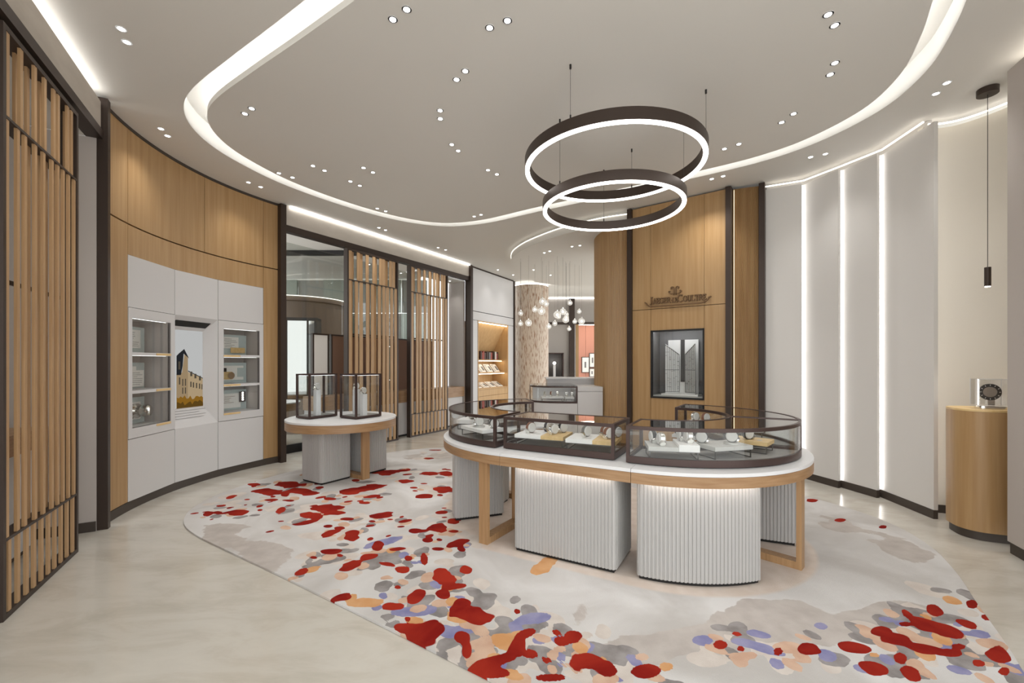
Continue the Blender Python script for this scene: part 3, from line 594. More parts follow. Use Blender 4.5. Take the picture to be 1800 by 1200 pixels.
for row, (z, y) in enumerate(((1.171, .20), (.791, .10))):
    for k in range(4):
        t = thing('magazine', f'open magazine tilted on the {("middle", "bottom")[row]} shelf of the oak niche, {("leftmost", "second from left", "third from left", "rightmost")[k]}', 'magazine', group='magazines in the oak niche')
        t.matrix_world = Matrix.Translation((KA.x, KA.y, 0)) @ Matrix.Rotation(ka, 4, 'Z') @ Matrix.Translation((a0 + .08 + k * .34, y, z)) @ Matrix.Rotation(R(52 if row == 0 else 30), 4, 'X')
        MB().box(0, 0, 0, .14, .25, .006).build('page', 'paper', t); MB().box(.145, 0, 0, .285, .25, .006).build('page', 'paper', t)
        m = MB()
        for q in range(5): m.box(.02, .03 + .04 * q, .0062, .12 - .01 * (q % 3), .045 + .04 * q, .007)
        m.box(.17, .05, .0062, .26, .18, .007); m.build('print', 'print_grey', t)

# ------------------------------------------------------------------ stone column and the far rooms
struct('column', MB().cyl((.53, 12.35), .51, 0, 3.56, 64), 'stone', 'round travertine column with streaked brown pits', 'column')
struct('trim_10', MB().cyl((.53, 12.35), .46, 3.56, 3.65, 64), 'plaster', 'plaster collar at the head of the stone column', 'trim')
tag(MB().ring(arc(.53, 12.35, .475, 0, 360, 48)[:-1], arc(.53, 12.35, .50, 0, 360, 48)[:-1], 3.57, 3.585).build('light_strip', 'led_edge'), 'warm light ring at the head of the stone column', 'light')
struct('wall_back_grey', MB().box(.95, 14.8, 0, 2.15, 14.9, 3.65), 'grey_wall', 'grey plaster wall at the back, right of the stone column', 'wall')
struct('wall_back_grey_upper', MB().box(2.15, 14.8, 2.8, 4.2, 14.9, 3.65), 'grey_wall', 'grey plaster bulkhead above the far doorway', 'wall')
struct('trim_11', MB().box(.95, 14.76, 2.72, 4.2, 14.8, 2.80), 'bronze', 'dark bronze lintel line across the far grey wall', 'trim')
struct('trim_12', MB().box(1.95, 14.7, 0, 2.13, 14.92, 3.6), 'bronze', 'dark bronze post at the left of the far doorway', 'trim')
struct('trim_13', MB().box(2.17, 14.72, 0, 2.27, 15.0, 2.72), 'wood', 'oak jamb of the far doorway', 'trim')
tag(MB().box(.96, 14.74, 3.60, 4.2, 14.77, 3.62).build('light_strip', 'led_edge'), 'warm light line along the top of the far grey wall', 'light')
pk = thing('wall_back_pink', 'pink panelled wall in the far room behind the doorway', 'wall', kind='structure')
for i in range(6): MB().box(2.0 + .55 * i + .004, 18.2, 0, 2.0 + .55 * (i + 1) - .004, 18.3, 3.2).build('wall_panel', 'pink_wall', pk)
MB().box(2.0, 18.3, 0, 5.3, 18.35, 3.2).build('backing', 'leather_brown', pk)
struct('ceiling_far_room', MB().box(1.2, 14.92, 3.2, 6, 18.6, 3.25), 'plaster', 'pale ceiling of the far pink room', 'ceiling')
for k, (cx, cy, r_) in enumerate(((3.2, 17.0, .75), (3.35, 17.2, .4))):
    tag(MB().ring(arc(cx, cy, r_, 0, 360, 40)[:-1], arc(cx, cy, r_ - .06, 0, 360, 40)[:-1], 2.95, 2.99).build('ring_light', 'led_soft'), ('large' if k == 0 else 'small') + ' flat ring light hanging in the far pink room', 'lamp')
for k, (x, z, w_, h_, lb) in enumerate(((2.95, 1.02, .28, .62, 'tall framed print at left on the far pink wall'), (3.27, 1.24, .24, .56, 'tall framed print at upper right on the far pink wall'), (3.27, .84, .2, .32, 'small framed print low on the far pink wall'))):
    t = thing('picture_frame', lb, 'picture', (x, 18.17, z))
    MB().box(0, 0, 0, w_, .02, h_).build('mount', 'paper', t); MB().box(-.02, -.01, -.02, 0, .03, h_ + .02).box(w_, -.01, -.02, w_ + .02, .03, h_ + .02).box(0, -.01, -.02, w_, .03, 0).box(0, -.01, h_, w_, .03, h_ + .02).build('frame', 'black', t)
    MB().box(w_ * .35, -.004, h_ * .3, w_ * .6, 0, h_ * .7).build('print', 'print_grey', t)
t = thing('glass_display_tower', 'dark framed display case with white pedestal against the far grey wall', 'display case', (1.15, 14.2, 0))
MB().box(0, 0, 0, .55, .4, .95).build('base', 'white_panel', t); MB().box(0, .38, .95, .55, .4, 1.72).build('back', 'niche_grey', t)
MB().box(0, 0, .95, .03, .4, 1.74).box(.52, 0, .95, .55, .4, 1.74).box(0, 0, 1.71, .55, .4, 1.74).build('frame', 'case_frame', t); MB().box(.22, .15, .95, .3, .23, 1.35).build('pedestal', 'white_top', t); MB().sphere((.26, .19, 1.4), .05, 12, 8).build('watch', 'bulb', t)  # watch ball is no lamp; its brightness is put in by emission

# rear dropped soffit
SOF = bez([(1.72, 6.36), (1.3, 6.58), (.787, 7.04), (.4, 7.57), (.158, 8.03), (.0, 8.6), (.02, 9.3), (.25, 10.2), (.6, 11.1)], 8, False)
struct('ceiling_soffit', MB().prism(SOF + [(1.3, 11.6), (4.6, 11.6), (4.6, 6.9), (2.0, 6.45)], 3.48, 3.60), 'plaster', 'lowered round ceiling soffit over the far lounge', 'ceiling')
struct('trim_14', MB().prism(offset(SOF, -.06, False) + [(1.3, 11.5), (4.5, 11.5), (4.5, 6.95), (2.02, 6.55)], 3.60, 3.65), 'plaster', 'recessed neck above the lowered ceiling soffit', 'trim')
tag(MB().ring(offset(SOF, .003, False), offset(SOF, .010, False), 3.590, 3.600, False).build('light_strip', 'led_top'), 'white light line along the edge of the lowered soffit', 'light')

# ------------------------------------------------------------------ feature wall with the sign
FA = Vector((1.73, 6.31)); fd = Vector((.797, -.605)).normalized(); fa = ang(fd); FLN = 1.306
def fpt(x, y=0): v = FA + fd * x + Vector((-fd.y, fd.x)) * y; return (v.x, v.y, 0)
fw = thing('wall_feature', 'tall oak panelled feature wall carrying the bronze sign', 'wall', fpt(0), fa, kind='structure')
J0, J1 = .298, 1.010; WZ0, WZ1 = .91, 1.86
for x0, x1, z0, z1 in ((.03, J0, 2.165, 3.63), (J0, J1, 2.165, 3.63), (J1, FLN - .03, 2.165, 3.63), (.03, J0, .08, 2.16), (J1, FLN - .03, .08, 2.16), (J0, J1, WZ1, 2.16), (J0, J1, .08, WZ0)):
    MB().box(x0 + .002, 0, z0 + .0015, x1 - .002, .04, z1 - .0015).build('wood_panel', 'wood', fw)
MB().box(.03, .04, 0, J0, .1, 3.64).box(J1, .04, 0, FLN, .1, 3.64).box(J0, .04, 1.9, J1, .1, 3.64).box(J0, .04, 0, J1, .1, .9).build('backing', 'black', fw)
struct('trim_15', MB().box(-.035, -.05, 0, .03, .2, 3.635), 'bronze', 'dark bronze post left of the oak sign wall', 'trim', loc=fpt(0), rz=fa)
struct('trim_16', MB().box(FLN - .03, -.06, 0, FLN + .035, .2, 3.635), 'bronze', 'dark bronze post right of the oak sign wall', 'trim', loc=fpt(0), rz=fa)
def fluted(path, n_fl, amp=.012):
    """A run of half-round oak flutes along a path (list of 2D points)."""
    P = [Vector(p) for p in path]; seg = [0]
    for i in range(1, len(P)): seg.append(seg[-1] + (P[i] - P[i - 1]).length)
    T = seg[-1]; out = []; K = 5
    for q in range(n_fl * K + 1):
        s = T * q / (n_fl * K); i = max(k for k in range(len(seg)) if seg[k] <= s + 1e-9); i = min(i, len(P) - 2)
        d = (P[i + 1] - P[i]).normalized(); p = P[i] + d * (s - seg[i]); ph = (q % K) / K
        a = amp * math.sin(math.pi * ph) if q % K else 0
        out.append((p.x + d.y * a, p.y - d.x * a))
    return out
curve = bez([(1.72, 6.36), (1.60, 6.52), (1.47, 6.75), (1.40, 7.05), (1.42, 7.4), (1.6, 7.8), (1.95, 8.05)], 6, False)
pth = fluted(curve[::-1], 60, .014); struct('wall_fluted_left', MB().ring(pth, offset(pth, .05, False), 0, 3.48, False), 'wood', 'curved fluted oak wall left of the sign wall', 'wall')
q0, q1 = fpt(FLN + .035, .05), fpt(FLN + .40, -.04)
E2 = Vector((3.13, 5.41)); q1 = (E2.x - .02, E2.y + .02)
pth = fluted([q0[:2], q1], 22, .014); struct('wall_fluted_right', MB().ring(pth, offset(pth, .05, False), 0, 3.62, False), 'wood', 'narrow fluted oak strip right of the sign wall', 'wall')
tag(MB().cyl(fpt(FLN + .055, .02)[:2], .003, .1, 3.6, 8).build('light_strip', 'led_graze'), 'warm light line grazing the narrow fluted oak strip', 'light')
struct('trim_17', MB().box(-.03, -.06, 0, .035, .15, 3.635), 'bronze', 'dark bronze post between fluted oak and white panels', 'trim', loc=(E2.x, E2.y, 0), rz=fa)
# window vitrine
vt = thing('wall_vitrine', 'black framed wall vitrine with silver gates in the oak wall', 'display case', fpt(J0), fa)
w_ = J1 - J0
MB().box(0, -.012, WZ0, w_, .05, WZ0 + .022).box(0, -.012, WZ1 - .022, w_, .05, WZ1).box(0, -.012, WZ0, .018, .05, WZ1).box(w_ - .018, -.012, WZ0, w_, .05, WZ1).build('frame', 'black', vt)
MB().box(.018, .33, WZ0, w_ - .018, .35, WZ1).build('back', 'niche_grey', vt); MB().box(.005, .05, WZ0, .018, .35, WZ1).build('side', 'niche_grey', vt); MB().box(w_ - .018, .05, WZ0, w_ - .005, .35, WZ1).build('side', 'niche_grey', vt)
MB().box(.018, .05, WZ0, w_ - .018, .35, WZ0 + .04).build('deck', 'tray_grey', vt); MB().box(.018, .05, WZ1 + .004, w_ - .018, .35, WZ1 + .014).build('head', 'niche_grey', vt)
MB().box(.04, .054, WZ1 - .008, w_ - .04, .072, WZ1 + .003).build('led_strip', 'led_vitrine', vt)
MB().box(.02, .012, WZ0 + .02, w_ - .02, .016, WZ1 - .02).build('glass_pane', 'glass', vt)
gt = thing('gate_model', 'silver model gates standing open in the wall vitrine', 'model', fpt(J0), fa)
gz0, gz1 = WZ0 + .065, WZ1 - .13
MB().box(.12, .08, WZ0 + .041, w_ - .10, .3, WZ0 + .063).build('plinth', 'tray_white', gt)
MB().box(.16, .27, gz0, w_ - .14, .28, gz1).build('backdrop', 'tray_white', gt)
MB().box(.335, .262, gz0 + .16, .39, .269, gz1).build('dark_slot', 'gate_dark', gt)
for sgn in (0, 1):
    lf = MB(); bars = MB(); n = 7; X0, X1 = .165, .325
    def gx(x): return x if sgn == 0 else (w_ + .02) - x
    def zt(t): return gz1 - .06 - .14 * t
    def yy(t): return .12 + .11 * t
    lf.add([(gx(X0), yy(0), gz0), (gx(X1), yy(1), gz0), (gx(X1), yy(1), zt(1)), (gx(X0), yy(0), zt(0)), (gx(X0), yy(0) + .012, gz0), (gx(X1), yy(1) + .012, gz0), (gx(X1), yy(1) + .012, zt(1)), (gx(X0), yy(0) + .012, zt(0))],
           [(0, 1, 2, 3), (7, 6, 5, 4), (0, 3, 7, 4), (1, 5, 6, 2), (3, 2, 6, 7), (0, 4, 5, 1)])
    leaf = lf.build('gate_leaf', 'gate_silver', gt)
    for k in range(n + 1):
        t = k / n; x = X0 + (X1 - X0) * t; bars.tube([(gx(x), yy(t) - .003, gz0 + .02), (gx(x), yy(t) - .003, zt(t) - .01)], .0026, 5)
    for z in (gz0 + .02, gz0 + .33): bars.tube([(gx(X0), yy(0) - .003, z), (gx(X1), yy(1) - .003, z)], .003, 5)
    bars.tube([(gx(X0), yy(0) - .003, zt(0) - .01), (gx(X1), yy(1) - .003, zt(1) - .01)], .004, 5)
    rg = random.Random(4 + sgn)
    for k in range(26):
        i = rg.randrange(n); z = rg.uniform(gz0 + .04, zt(i / n) - .06)
        bars.tube([(gx(X0 + (X1 - X0) * i / n), yy(i / n) - .003, z), (gx(X0 + (X1 - X0) * (i + 1) / n), yy((i + 1) / n) - .003, z)], .002, 4)
    bars.build('gate_bars', 'gate_dark', leaf)

# lettering
def rib(m, pts, w_, y0, y1):
    P = [Vector(p) for p in pts]
    for a, b in zip(P, P[1:]):
        d = (b - a); l = d.length
        if l < 1e-6: continue
        d /= l; n = Vector((-d.y, d.x)) * w_ / 2; a2, b2 = a - d * w_ * .25, b + d * w_ * .25
        q = [a2 + n, a2 - n, b2 - n, b2 + n]
        m.add([(p.x, y0, p.y) for p in q] + [(p.x, y1, p.y) for p in q], [(0, 1, 2, 3), (7, 6, 5, 4), (0, 4, 5, 1), (1, 5, 6, 2), (2, 6, 7, 3), (3, 7, 4, 0)])
def el(cx, cy, rx, ry, a0, a1, n=12): return [(cx + rx * math.cos(R(a0 + (a1 - a0) * i / n)), cy + ry * math.sin(R(a0 + (a1 - a0) * i / n))) for i in range(n + 1)]
GL = {'J': (.55, [[(.38, 1), (.38, .15), (.33, .0), (.2, -.08), (.06, -.02)], [(.22, 1), (.54, 1)]]),
      'A': (.85, [[(.1, 0), (.42, 1), (.76, 0)], [(.22, .36), (.64, .36)], [(0, 0), (.22, 0)], [(.64, 0), (.88, 0)]]),
      'E': (.68, [[(.14, 0), (.14, 1)], [(.02, 1), (.58, 1), (.58, .82)], [(.14, .52), (.46, .52)], [(.46, .6), (.46, .44)], [(.02, 0), (.62, 0), (.62, .2)]]),
      'G': (.86, [el(.44, .5, .38, .5, 50, 320), [(.74, .14), (.74, .42)], [(.56, .44), (.84, .44)], [(.70, .86), (.72, .98)]]),
      'R': (.8, [[(.14, 0), (.14, 1)], [(.02, 1), (.4, 1)], el(.4, .74, .22, .26, 90, -90, 8), [(.14, .48), (.4, .48)], [(.36, .48), (.72, 0), (.82, 0)], [(.02, 0), (.26, 0)]]),
      '-': (.4, [[(.06, .42), (.32, .42)]]),
      'L': (.66, [[(.14, 0), (.14, 1)], [(.02, 1), (.27, 1)], [(.02, 0), (.58, 0), (.58, .24)]]),
      'C': (.88, [el(.46, .5, .42, .52, 48, 318), [(.74, .82), (.76, 1.02)]]),
      'O': (.9, [el(.44, .5, .38, .5, 0, 360, 18)]),
      'U': (.84, [[(.14, 1), (.14, .3)] + el(.40, .3, .26, .3, 180, 360, 10) + [(.66, 1)], [(.02, 1), (.27, 1)], [(.54, 1), (.78, 1)]]),
      'T': (.76, [[(.36, 0), (.36, 1)], [(.02, .8), (.02, 1), (.70, 1), (.70, .8)], [(.24, 0), (.48, 0)]])}
sg = thing('wall_sign', 'raised bronze lettering JAEGER-LECOULTRE with emblem on the oak wall', 'sign', fpt(.225, 0), fa)
word = [('J', 1.28), ('A', 1), ('E', 1), ('G', 1), ('E', 1), ('R', 1), ('-', 1), ('L', .82), ('E', .82), ('C', 1.28), ('O', 1), ('U', 1), ('L', 1), ('T', 1), ('R', 1), ('E', 1)]
tot = sum(GL[c][0] * s for c, s in word); UH = .76 / tot * .99; x = .06; base = 2.235
for c, s in word:
    m = MB(); h_ = UH * 1.0 * s
    for st in GL[c][1]: rib(m, [(x + px * h_, base + (py * h_ * 1.12)) for px, py in st], .0115, -.022, -.001)
    m.build('letter', 'sign_bronze', sg); x += GL[c][0] * h_
m = MB(); rib(m, [(-.005, 2.262), (.012, 2.25), (.03, 2.225), (.055, 2.205), (.10, 2.198), (.45, 2.196), (.74, 2.198), (.79, 2.205), (.825, 2.23), (.845, 2.262), (.868, 2.272)], .016, -.022, -.001); m.build('flourish', 'sign_bronze', sg)
m = MB()
for sgn in (-1, 1):
    f = lambda pts: [(.41 + sgn * px, pz) for px, pz in pts]
    rib(m, f([(.014, 2.335), (.014, 2.43), (.022, 2.444), (.040, 2.448), (.054, 2.436), (.05, 2.422), (.038, 2.422)]), .010, -.02, -.001)
    rib(m, f([(.0, 2.352), (.05, 2.352), (.072, 2.362), (.086, 2.380), (.076, 2.392), (.062, 2.384)]), .010, -.02, -.001)
m.build('emblem', 'sign_bronze', sg)

# ------------------------------------------------------------------ right wall of overlapping pale panels
RW = [(3.16, 5.42), (3.50, 5.22), (3.655, 4.845), (3.79, 4.49), (3.79, 3.885)]
names = ['pale fabric wall panel beside the dark bronze post', 'second pale fabric wall panel from the bronze post', 'third pale fabric wall panel from the bronze post', 'widest pale fabric wall panel beside the lit niche']
for i in range(4):
    a, b = Vector(RW[i]), Vector(RW[i + 1]); d = (b - a).normalized(); n = Vector((-d.y, d.x))    # n points away from the room
    if n.x < 0: n = -n
    a2 = a + n * .07 - d * .06 if i else a; rz = ang(b - a2); L = (b - a2).length; up = Vector((-math.sin(rz), math.cos(rz))); sg_ = 1 if up.dot(n) > 0 else -1
    y0, y1 = (0, .035) if sg_ > 0 else (-.035, 0)
    struct(f'wall_right_panel_{i+1}', MB().box(0, y0, .08, L, y1, 3.57), 'fabric_panel', names[i], 'wall', loc=(a2.x, a2.y, 0), rz=rz)
    struct(f'baseboard_right_{i+1}', MB().box(0, y0 - .004 * (sg_ > 0), 0, L, y1 + .004 * (sg_ < 0), .078), 'kick', names[i].replace('pale fabric wall panel', 'dark skirting under the pale panel', 1).replace('widest dark', 'wide dark'), 'baseboard', loc=(a2.x, a2.y, 0), rz=rz)
    if i < 3:
        e = b + n * .046 + d * .0; ob = MB().box(-.012, -.006, .09, .004, .006, 3.56).build('light_strip', 'led'); ob.location = (e.x, e.y, 0); ob.rotation_euler = (0, 0, ang(d))
        tag(ob, ('first', 'second', 'third')[i] + ' vertical light strip between the pale panels, counted from the bronze post', 'light')
_p = [(3.16, 5.46), (3.56, 5.25), (3.72, 4.87), (3.86, 4.5), (3.80, 3.99)]
struct('wall_right_backing', MB().wall([(x + .05, y + .02) for x, y in _p], .04, 0, 3.645), 'fabric_panel', 'plain wall behind the overlapping pale panels', 'wall')
tag(MB().wall([(x - .04, y - .03) for x, y in _p], .014, 3.60, 3.612).build('light_strip', 'led_top'), 'white light line above the overlapping pale panels', 'light')
NW = bez([(3.83, 4.03), (3.96, 4.06), (4.14, 3.97), (4.26, 3.72), (4.28, 3.45), (4.2, 3.2), (4.08, 3.0)], 6, False)
struct('wall_right_niche', MB().wall(NW[::-1], -.04, .0, 3.60), 'niche_wall', 'curved pale wall of the lit niche behind the clock pedestal', 'wall')
struct('baseboard_right_niche', MB().wall(offset(NW[::-1], .004, False), -.004, 0, .075), 'kick', 'dark skirting of the lit niche behind the pedestal', 'baseboard')
ob = MB().box(-.006, -.006, .09, .006, .006, 3.56).build('light_strip', 'led'); ob.location = (3.852, 3.945, 0); tag(ob, 'vertical light strip hidden at the edge of the clock niche', 'light')
tag(MB().wall([(x - .05, y - .06) for x, y in NW[4:-8]], .012, 3.605, 3.617).build('light_strip', 'led_top'), 'warm light line along the top of the clock niche', 'light')
FR2 = [(3.655, 3.19), (3.56, 2.95), (3.42, 2.5), (3.2, 1.9), (2.95, 1.3)]
struct('wall_right_front', MB().wall(FR2[::-1], -.06, .09, 3.55), 'beige_wall', 'plain greige wall edge at the right side nearest the camera', 'wall')
struct('baseboard_right_front', MB().wall([(x + .02, y) for x, y in FR2[::-1]], -.05, 0, .088), 'kick', 'recessed dark skirting of the greige wall nearest the camera', 'baseboard')
struct('wall_right_front_return', MB().wall([(3.70, 3.18), (4.1, 2.98)], -.05, 0.09, 3.55), 'beige_wall', 'return of the greige wall behind the clock pedestal', 'wall')
struct('wall_right_front_upper', MB().wall([(x + .16, y) for x, y in FR2[::-1]], -.04, 3.3, 3.65), 'plaster', 'plaster wall above the greige wall nearest the camera', 'wall')
tag(MB().wall([(x + .10, y) for x, y in FR2[::-1]], -.02, 3.56, 3.575).build('light_strip', 'led_soft'), 'white light line behind the top of the near greige wall', 'light')
# clock pedestal
ped = thing('pedestal', 'rounded oak pedestal carrying the glass clock in the right niche', 'pedestal', (3.93, 3.53, 0))
pl = rrect(-.28, -.22, .24, .17, .16, 8); RZ = Matrix.Rotation(R(-22), 4, 'Z')
MB().prism(pl, .07, 1.015, RZ).build('body', 'wood', ped); MB().prism(offset(pl, .0), 1.016, 1.032, RZ).build('top', 'wood_light', ped); MB().prism(offset(pl, .02), 0, .07, RZ).build('toe_kick', 'kick', ped)
ck = thing('table_clock', 'clear glass cube clock with black ring dial on the oak pedestal', 'clock', (3.86, 3.49, 1.033), R(-30))
MB().prism(rrect(-.08, -.06, .08, .06, .02, 3), .0, .022).build('base', 'chrome', ck)
m = MB(); t_ = .005
m.box(-.090, -.085, .03, .090, -.080, .235).box(-.090, .080, .03, .090, .085, .235).box(-.090, -.08, .03, -.085, .08, .235).box(.085, -.08, .03, .090, .08, .235).box(-.090, -.085, .235, .090, .085, .24).build('glass_case', 'acrylic', ck)
for (x0, y0, x1, y1) in ((-.092, -.087, -.088, -.083), (.088, -.087, .092, -.083), (-.092, .083, -.088, .087), (.088, .083, .092, .087)): MB().box(x0, y0, .022, x1, y1, .242).build('glass_edge', 'white_top', ck)
for z in (.030, .240): MB().box(-.088, -.087, z - .002, .088, -.083, z + .002).build('glass_edge', 'white_top', ck)
MX = Matrix.Translation((-.01, -.02, .135)) @ Matrix.Rotation(R(90), 4, 'X')
dr = MB().lathe([(.042, 0), (.042, .012), (.066, .012), (.066, 0)], 32, MX, cap=False).build('dial_ring', 'black', ck); MB().cyl((0, 0), .041, -.01, .008, 28, MX).build('movement', 'chrome', ck)
m = MB()
for k in range(12):
    a = k * 30; m.box(.05, -.002, .0125, .06, .002, .0135, MX @ Matrix.Rotation(R(a), 4, 'Z'))
m.build('hour_marks', 'dial_white', dr)
MB().cyl((0, 0), .05, -.09, -.05, 28, MX).build('balance_drum', 'chrome', ck); MB().box(-.02, -.02, .02, .02, .03, .09).build('pillar', 'chrome', ck)
# pendant over the pedestal
pd = thing('pendant_lamp', 'slim dark cylinder pendant hanging over the glass clock', 'lamp', (3.90, 3.545, 0))
MB().cyl((0, 0), .066, 3.60, 3.65, 28).build('canopy', 'bronze', pd); MB().cyl((0, 0), .0022, 2.18, 3.60, 6).build('cable', 'black', pd)
MB().lathe([(.0205, 2.03), (.0205, 2.185)], 20).build('shade', 'bronze', pd); MB().cyl((0, 0), .016, 2.024, 2.0295, 16).build('lens', 'lens', pd)
def spot(loc, energy, size=70, blend=.6, parent=None, aim=None, radius=.03):
    l = bpy.data.lights.new('spot_beam', 'SPOT'); l.energy = energy; l.spot_size = R(size); l.spot_blend = blend; l.shadow_soft_size = radius; l.color = (1, .985, .965)
    o = bpy.data.objects.new('spot_beam', l); COL.objects.link(o); o.location = loc
    if aim: o.rotation_euler = (Vector(aim) - Vector(loc)).to_track_quat('-Z', 'Y').to_euler()
    if parent: o.parent = parent
    return o
spot((0, 0, 2.02), 14, 60, parent=pd)

# ------------------------------------------------------------------ island counter
IC = (.857, 3.87, 0); IA = ang((.875, -.485)); IX0, IX1, IR = -.50, .46, 1.055; RIN = .44
TZ = .735
def flute_loop(poly, pitch=.024, amp=.003):
    """Loop with regular square-cut flutes along its whole length."""
    P = [Vector(p) for p in poly]; P = [p for k, p in enumerate(P) if (p - P[k - 1]).length > 1e-6]; P.append(P[0]); acc = [0]
    for a, b in zip(P, P[1:]): acc.append(acc[-1] + (b - a).length)
    T = acc[-1]; N = round(T / pitch); out = []; k = 0
    for q in range(N):
        for ph, h in ((.0, amp), (.5, amp), (.6, -amp), (.9, -amp)):
            s = T * (q + ph) / N
            while acc[k + 1] < s: k += 1
            d = (P[k + 1] - P[k]).normalized(); p = P[k] + d * (s - acc[k]); out.append((p.x + d.y * h, p.y - d.x * h))
    return out
def sector(cx, r0, r1, a0, a1, n=24): return arc(cx, 0, r1, a0, a1, n) + arc(cx, 0, r0, a1, a0, n)
def round_corners(poly, r=.04, n=4):
    out = []; N = len(poly)
    for i in range(N):
        p, q, s = Vector(poly[i - 1]), Vector(poly[i]), Vector(poly[(i + 1) % N]); d1 = (p - q); d2 = (s - q)
        if d1.length < 1e-6 or d2.length < 1e-6: continue
        c = d1.normalized().dot(d2.normalized())
        if c > -.5:
            a, b = q + d1.normalized() * min(r, d1.length * .5), q + d2.normalized() * min(r, d2.length * .5)
            for k in range(n + 1):
                t = k / n; out.append(tuple((1 - t) ** 2 * a + 2 * t * (1 - t) * q + t * t * b))
        else: out.append(tuple(q))
    return out
def plinth(parent, poly):
    MB().prism(flute_loop(round_corners(poly, .035)), .035, .66).build('fluted_plinth', 'flute_white', parent)
    MB().prism(offset(poly, .015), .012, .035).build('plinth_foot', 'black', parent)
def leg_frame(parent, pos, direction, length):
    M = Matrix.Translation((pos[0], pos[1], 0)) @ Matrix.Rotation(R(direction), 4, 'Z')
    MB().box(0, -.04, .012, .032, .04, .645, M).box(.032, -.04, .012, length, .04, .062, M).box(length - .032, -.04, .062, length, .04, .645, M).build('leg_frame', 'wood_leg', parent)
def table(label, outline, open_path=None):
    t = thing('island_counter', label, 'counter', IC, IA)
    MB().prism(outline, TZ - .022, TZ).build('worktop', 'white_top', t)
    inn = offset(outline, .022)
    MB().ring(outline, inn, .645, TZ - .024).build('apron', 'wood_band', t)
    MB().prism(offset(outline, .024), .695, TZ - .026).build('underside', 'white_panel', t)
    return t
g = .0015
tC = table('straight middle section of the oval island counter', [(IX0 + g, -IR), (IX1 - g, -IR), (IX1 - g, -RIN), (IX0 + g, -RIN)])
plinth(tC, [(-.42, -.985), (.345, -.985), (.345, -.55), (-.42, -.55)])
MB().box(-.40, -1.02, .668, .33, -.995, .675).build('led_strip', 'led_plinth', tC)
tR = table('curved right end of the oval island counter', sector(IX1 + g, RIN, IR, -90, 88, 40))
plinth(tR, sector(IX1, .50, .975, -89, -42, 14)); plinth(tR, sector(IX1, .50, .975, 6, 62, 14))
leg_frame(tR, (IX1 + 1.015 * math.cos(R(-17)), 1.015 * math.sin(R(-17))), 163, .5)
MB().ring(arc(IX1, 0, .995, -86, -44, 14), arc(IX1, 0, 1.015, -86, -44, 14), .668, .675, False).build('led_strip', 'led_plinth', tR)
tL = table('curved left end of the oval island counter', sector(IX0 - g, RIN, IR, 122, 270, 36))
plinth(tL, sector(IX0, .52, .975, 178, 228, 12)); leg_frame(tL, (IX0 + 1.02 * math.cos(R(260)), 1.02 * math.sin(R(260))), 86, .5); leg_frame(tL, (IX0 + 1.0 * math.cos(R(168)), 1.0 * math.sin(R(168))), -12, .5)
MB().ring(arc(IX0, 0, .995, 180, 226, 12), arc(IX0, 0, 1.012, 180, 226, 12), .668, .675, False).build('led_strip', 'led_plinth', tL)

def showcase(label, outline, corners, z0, h, loc, rz, deck=True, name='glass_showcase', fb=.023, base_h=.05, arcs=None):
    t = thing(name, label, 'display case', loc, rz); f = .02
    MB().ring(outline, offset(outline, f), z0 + .006, z0 + base_h).build('base_frame', 'case_frame', t)
    MB().prism(offset(outline, .012), z0 + .0005, z0 + .006).build('foot', 'black', t)
    if deck: MB().prism(offset(outline, f + .001), z0 + .008, z0 + .03).build('deck', 'grey_deck', t)
    MB().ring(outline, offset(outline, f), z0 + h - fb, z0 + h).build('top_frame', 'case_frame', t)
    MB().prism(offset(outline, f + .001), z0 + h - .010, z0 + h - .003).build('top_glass', 'glass_top', t)
    g0 = offset(outline, .007); MB().ring(g0, offset(outline, .011), z0 + base_h, z0 + h - fb).build('side_glass', 'glass', t)
    gi = offset(outline, f + .004); MB().ring(gi, offset(outline, f + .009), z0 + h - .020, z0 + h - .0145).build('led_strip', 'led_case', t)
    for c in corners:
        i = min(range(len(outline)), key=lambda k: (outline[k][0] - c[0]) ** 2 + (outline[k][1] - c[1]) ** 2); p = offset(outline, .011)[i]
        # square post turned with the adjoining side
        q = outline[(i + 1) % len(outline)]; a = math.atan2(q[1] - outline[i][1], q[0] - outline[i][0])
        M = Matrix.Translation((p[0], p[1], 0)) @ Matrix.Rotation(a, 4, 'Z'); MB().box(-.011, -.011, z0 + base_h, .011, .011, z0 + h - fb, M).build('post', 'case_frame', t)
    return t
CH = .25; R0, R1 = .50, .915
o_ = [(IX0 - .06, -.895), (IX1 - .15, -.895), (IX1 - .15, -.47), (IX0 - .06, -.47)]
showcase('rectangular glass showcase at the front of the island counter', o_, o_, TZ, CH, IC, IA)
def sec_case(label, cx, a0, a1, n, ax=R1, ay=R1, lead=None):
    o = [(cx + ax * math.cos(R(a)), ay * math.sin(R(a))) for a in np.linspace(a0, a1, n + 1)] + arc(cx, 0, R0, a1, a0, n)
    cr = [o[0], o[n], o[n + 1], o[-1]]
    if lead is not None: o = [(cx + lead, -ay)] + o + [(cx + lead, -R0)]; cr[0] = o[0]; cr[3] = o[-1]
    return showcase(label, o, cr, TZ, CH, IC, IA)
sec_case('curved glass showcase at the right front of the island counter', IX1, -89.9, -1, 28, .985, R1, -.065)
sec_case('curved glass showcase at the right back of the island counter', IX1, 1, 86, 28, .985, R1)
sec_case('long curved glass showcase at the left end of the island counter', IX0 - .12, 128, 270, 36)
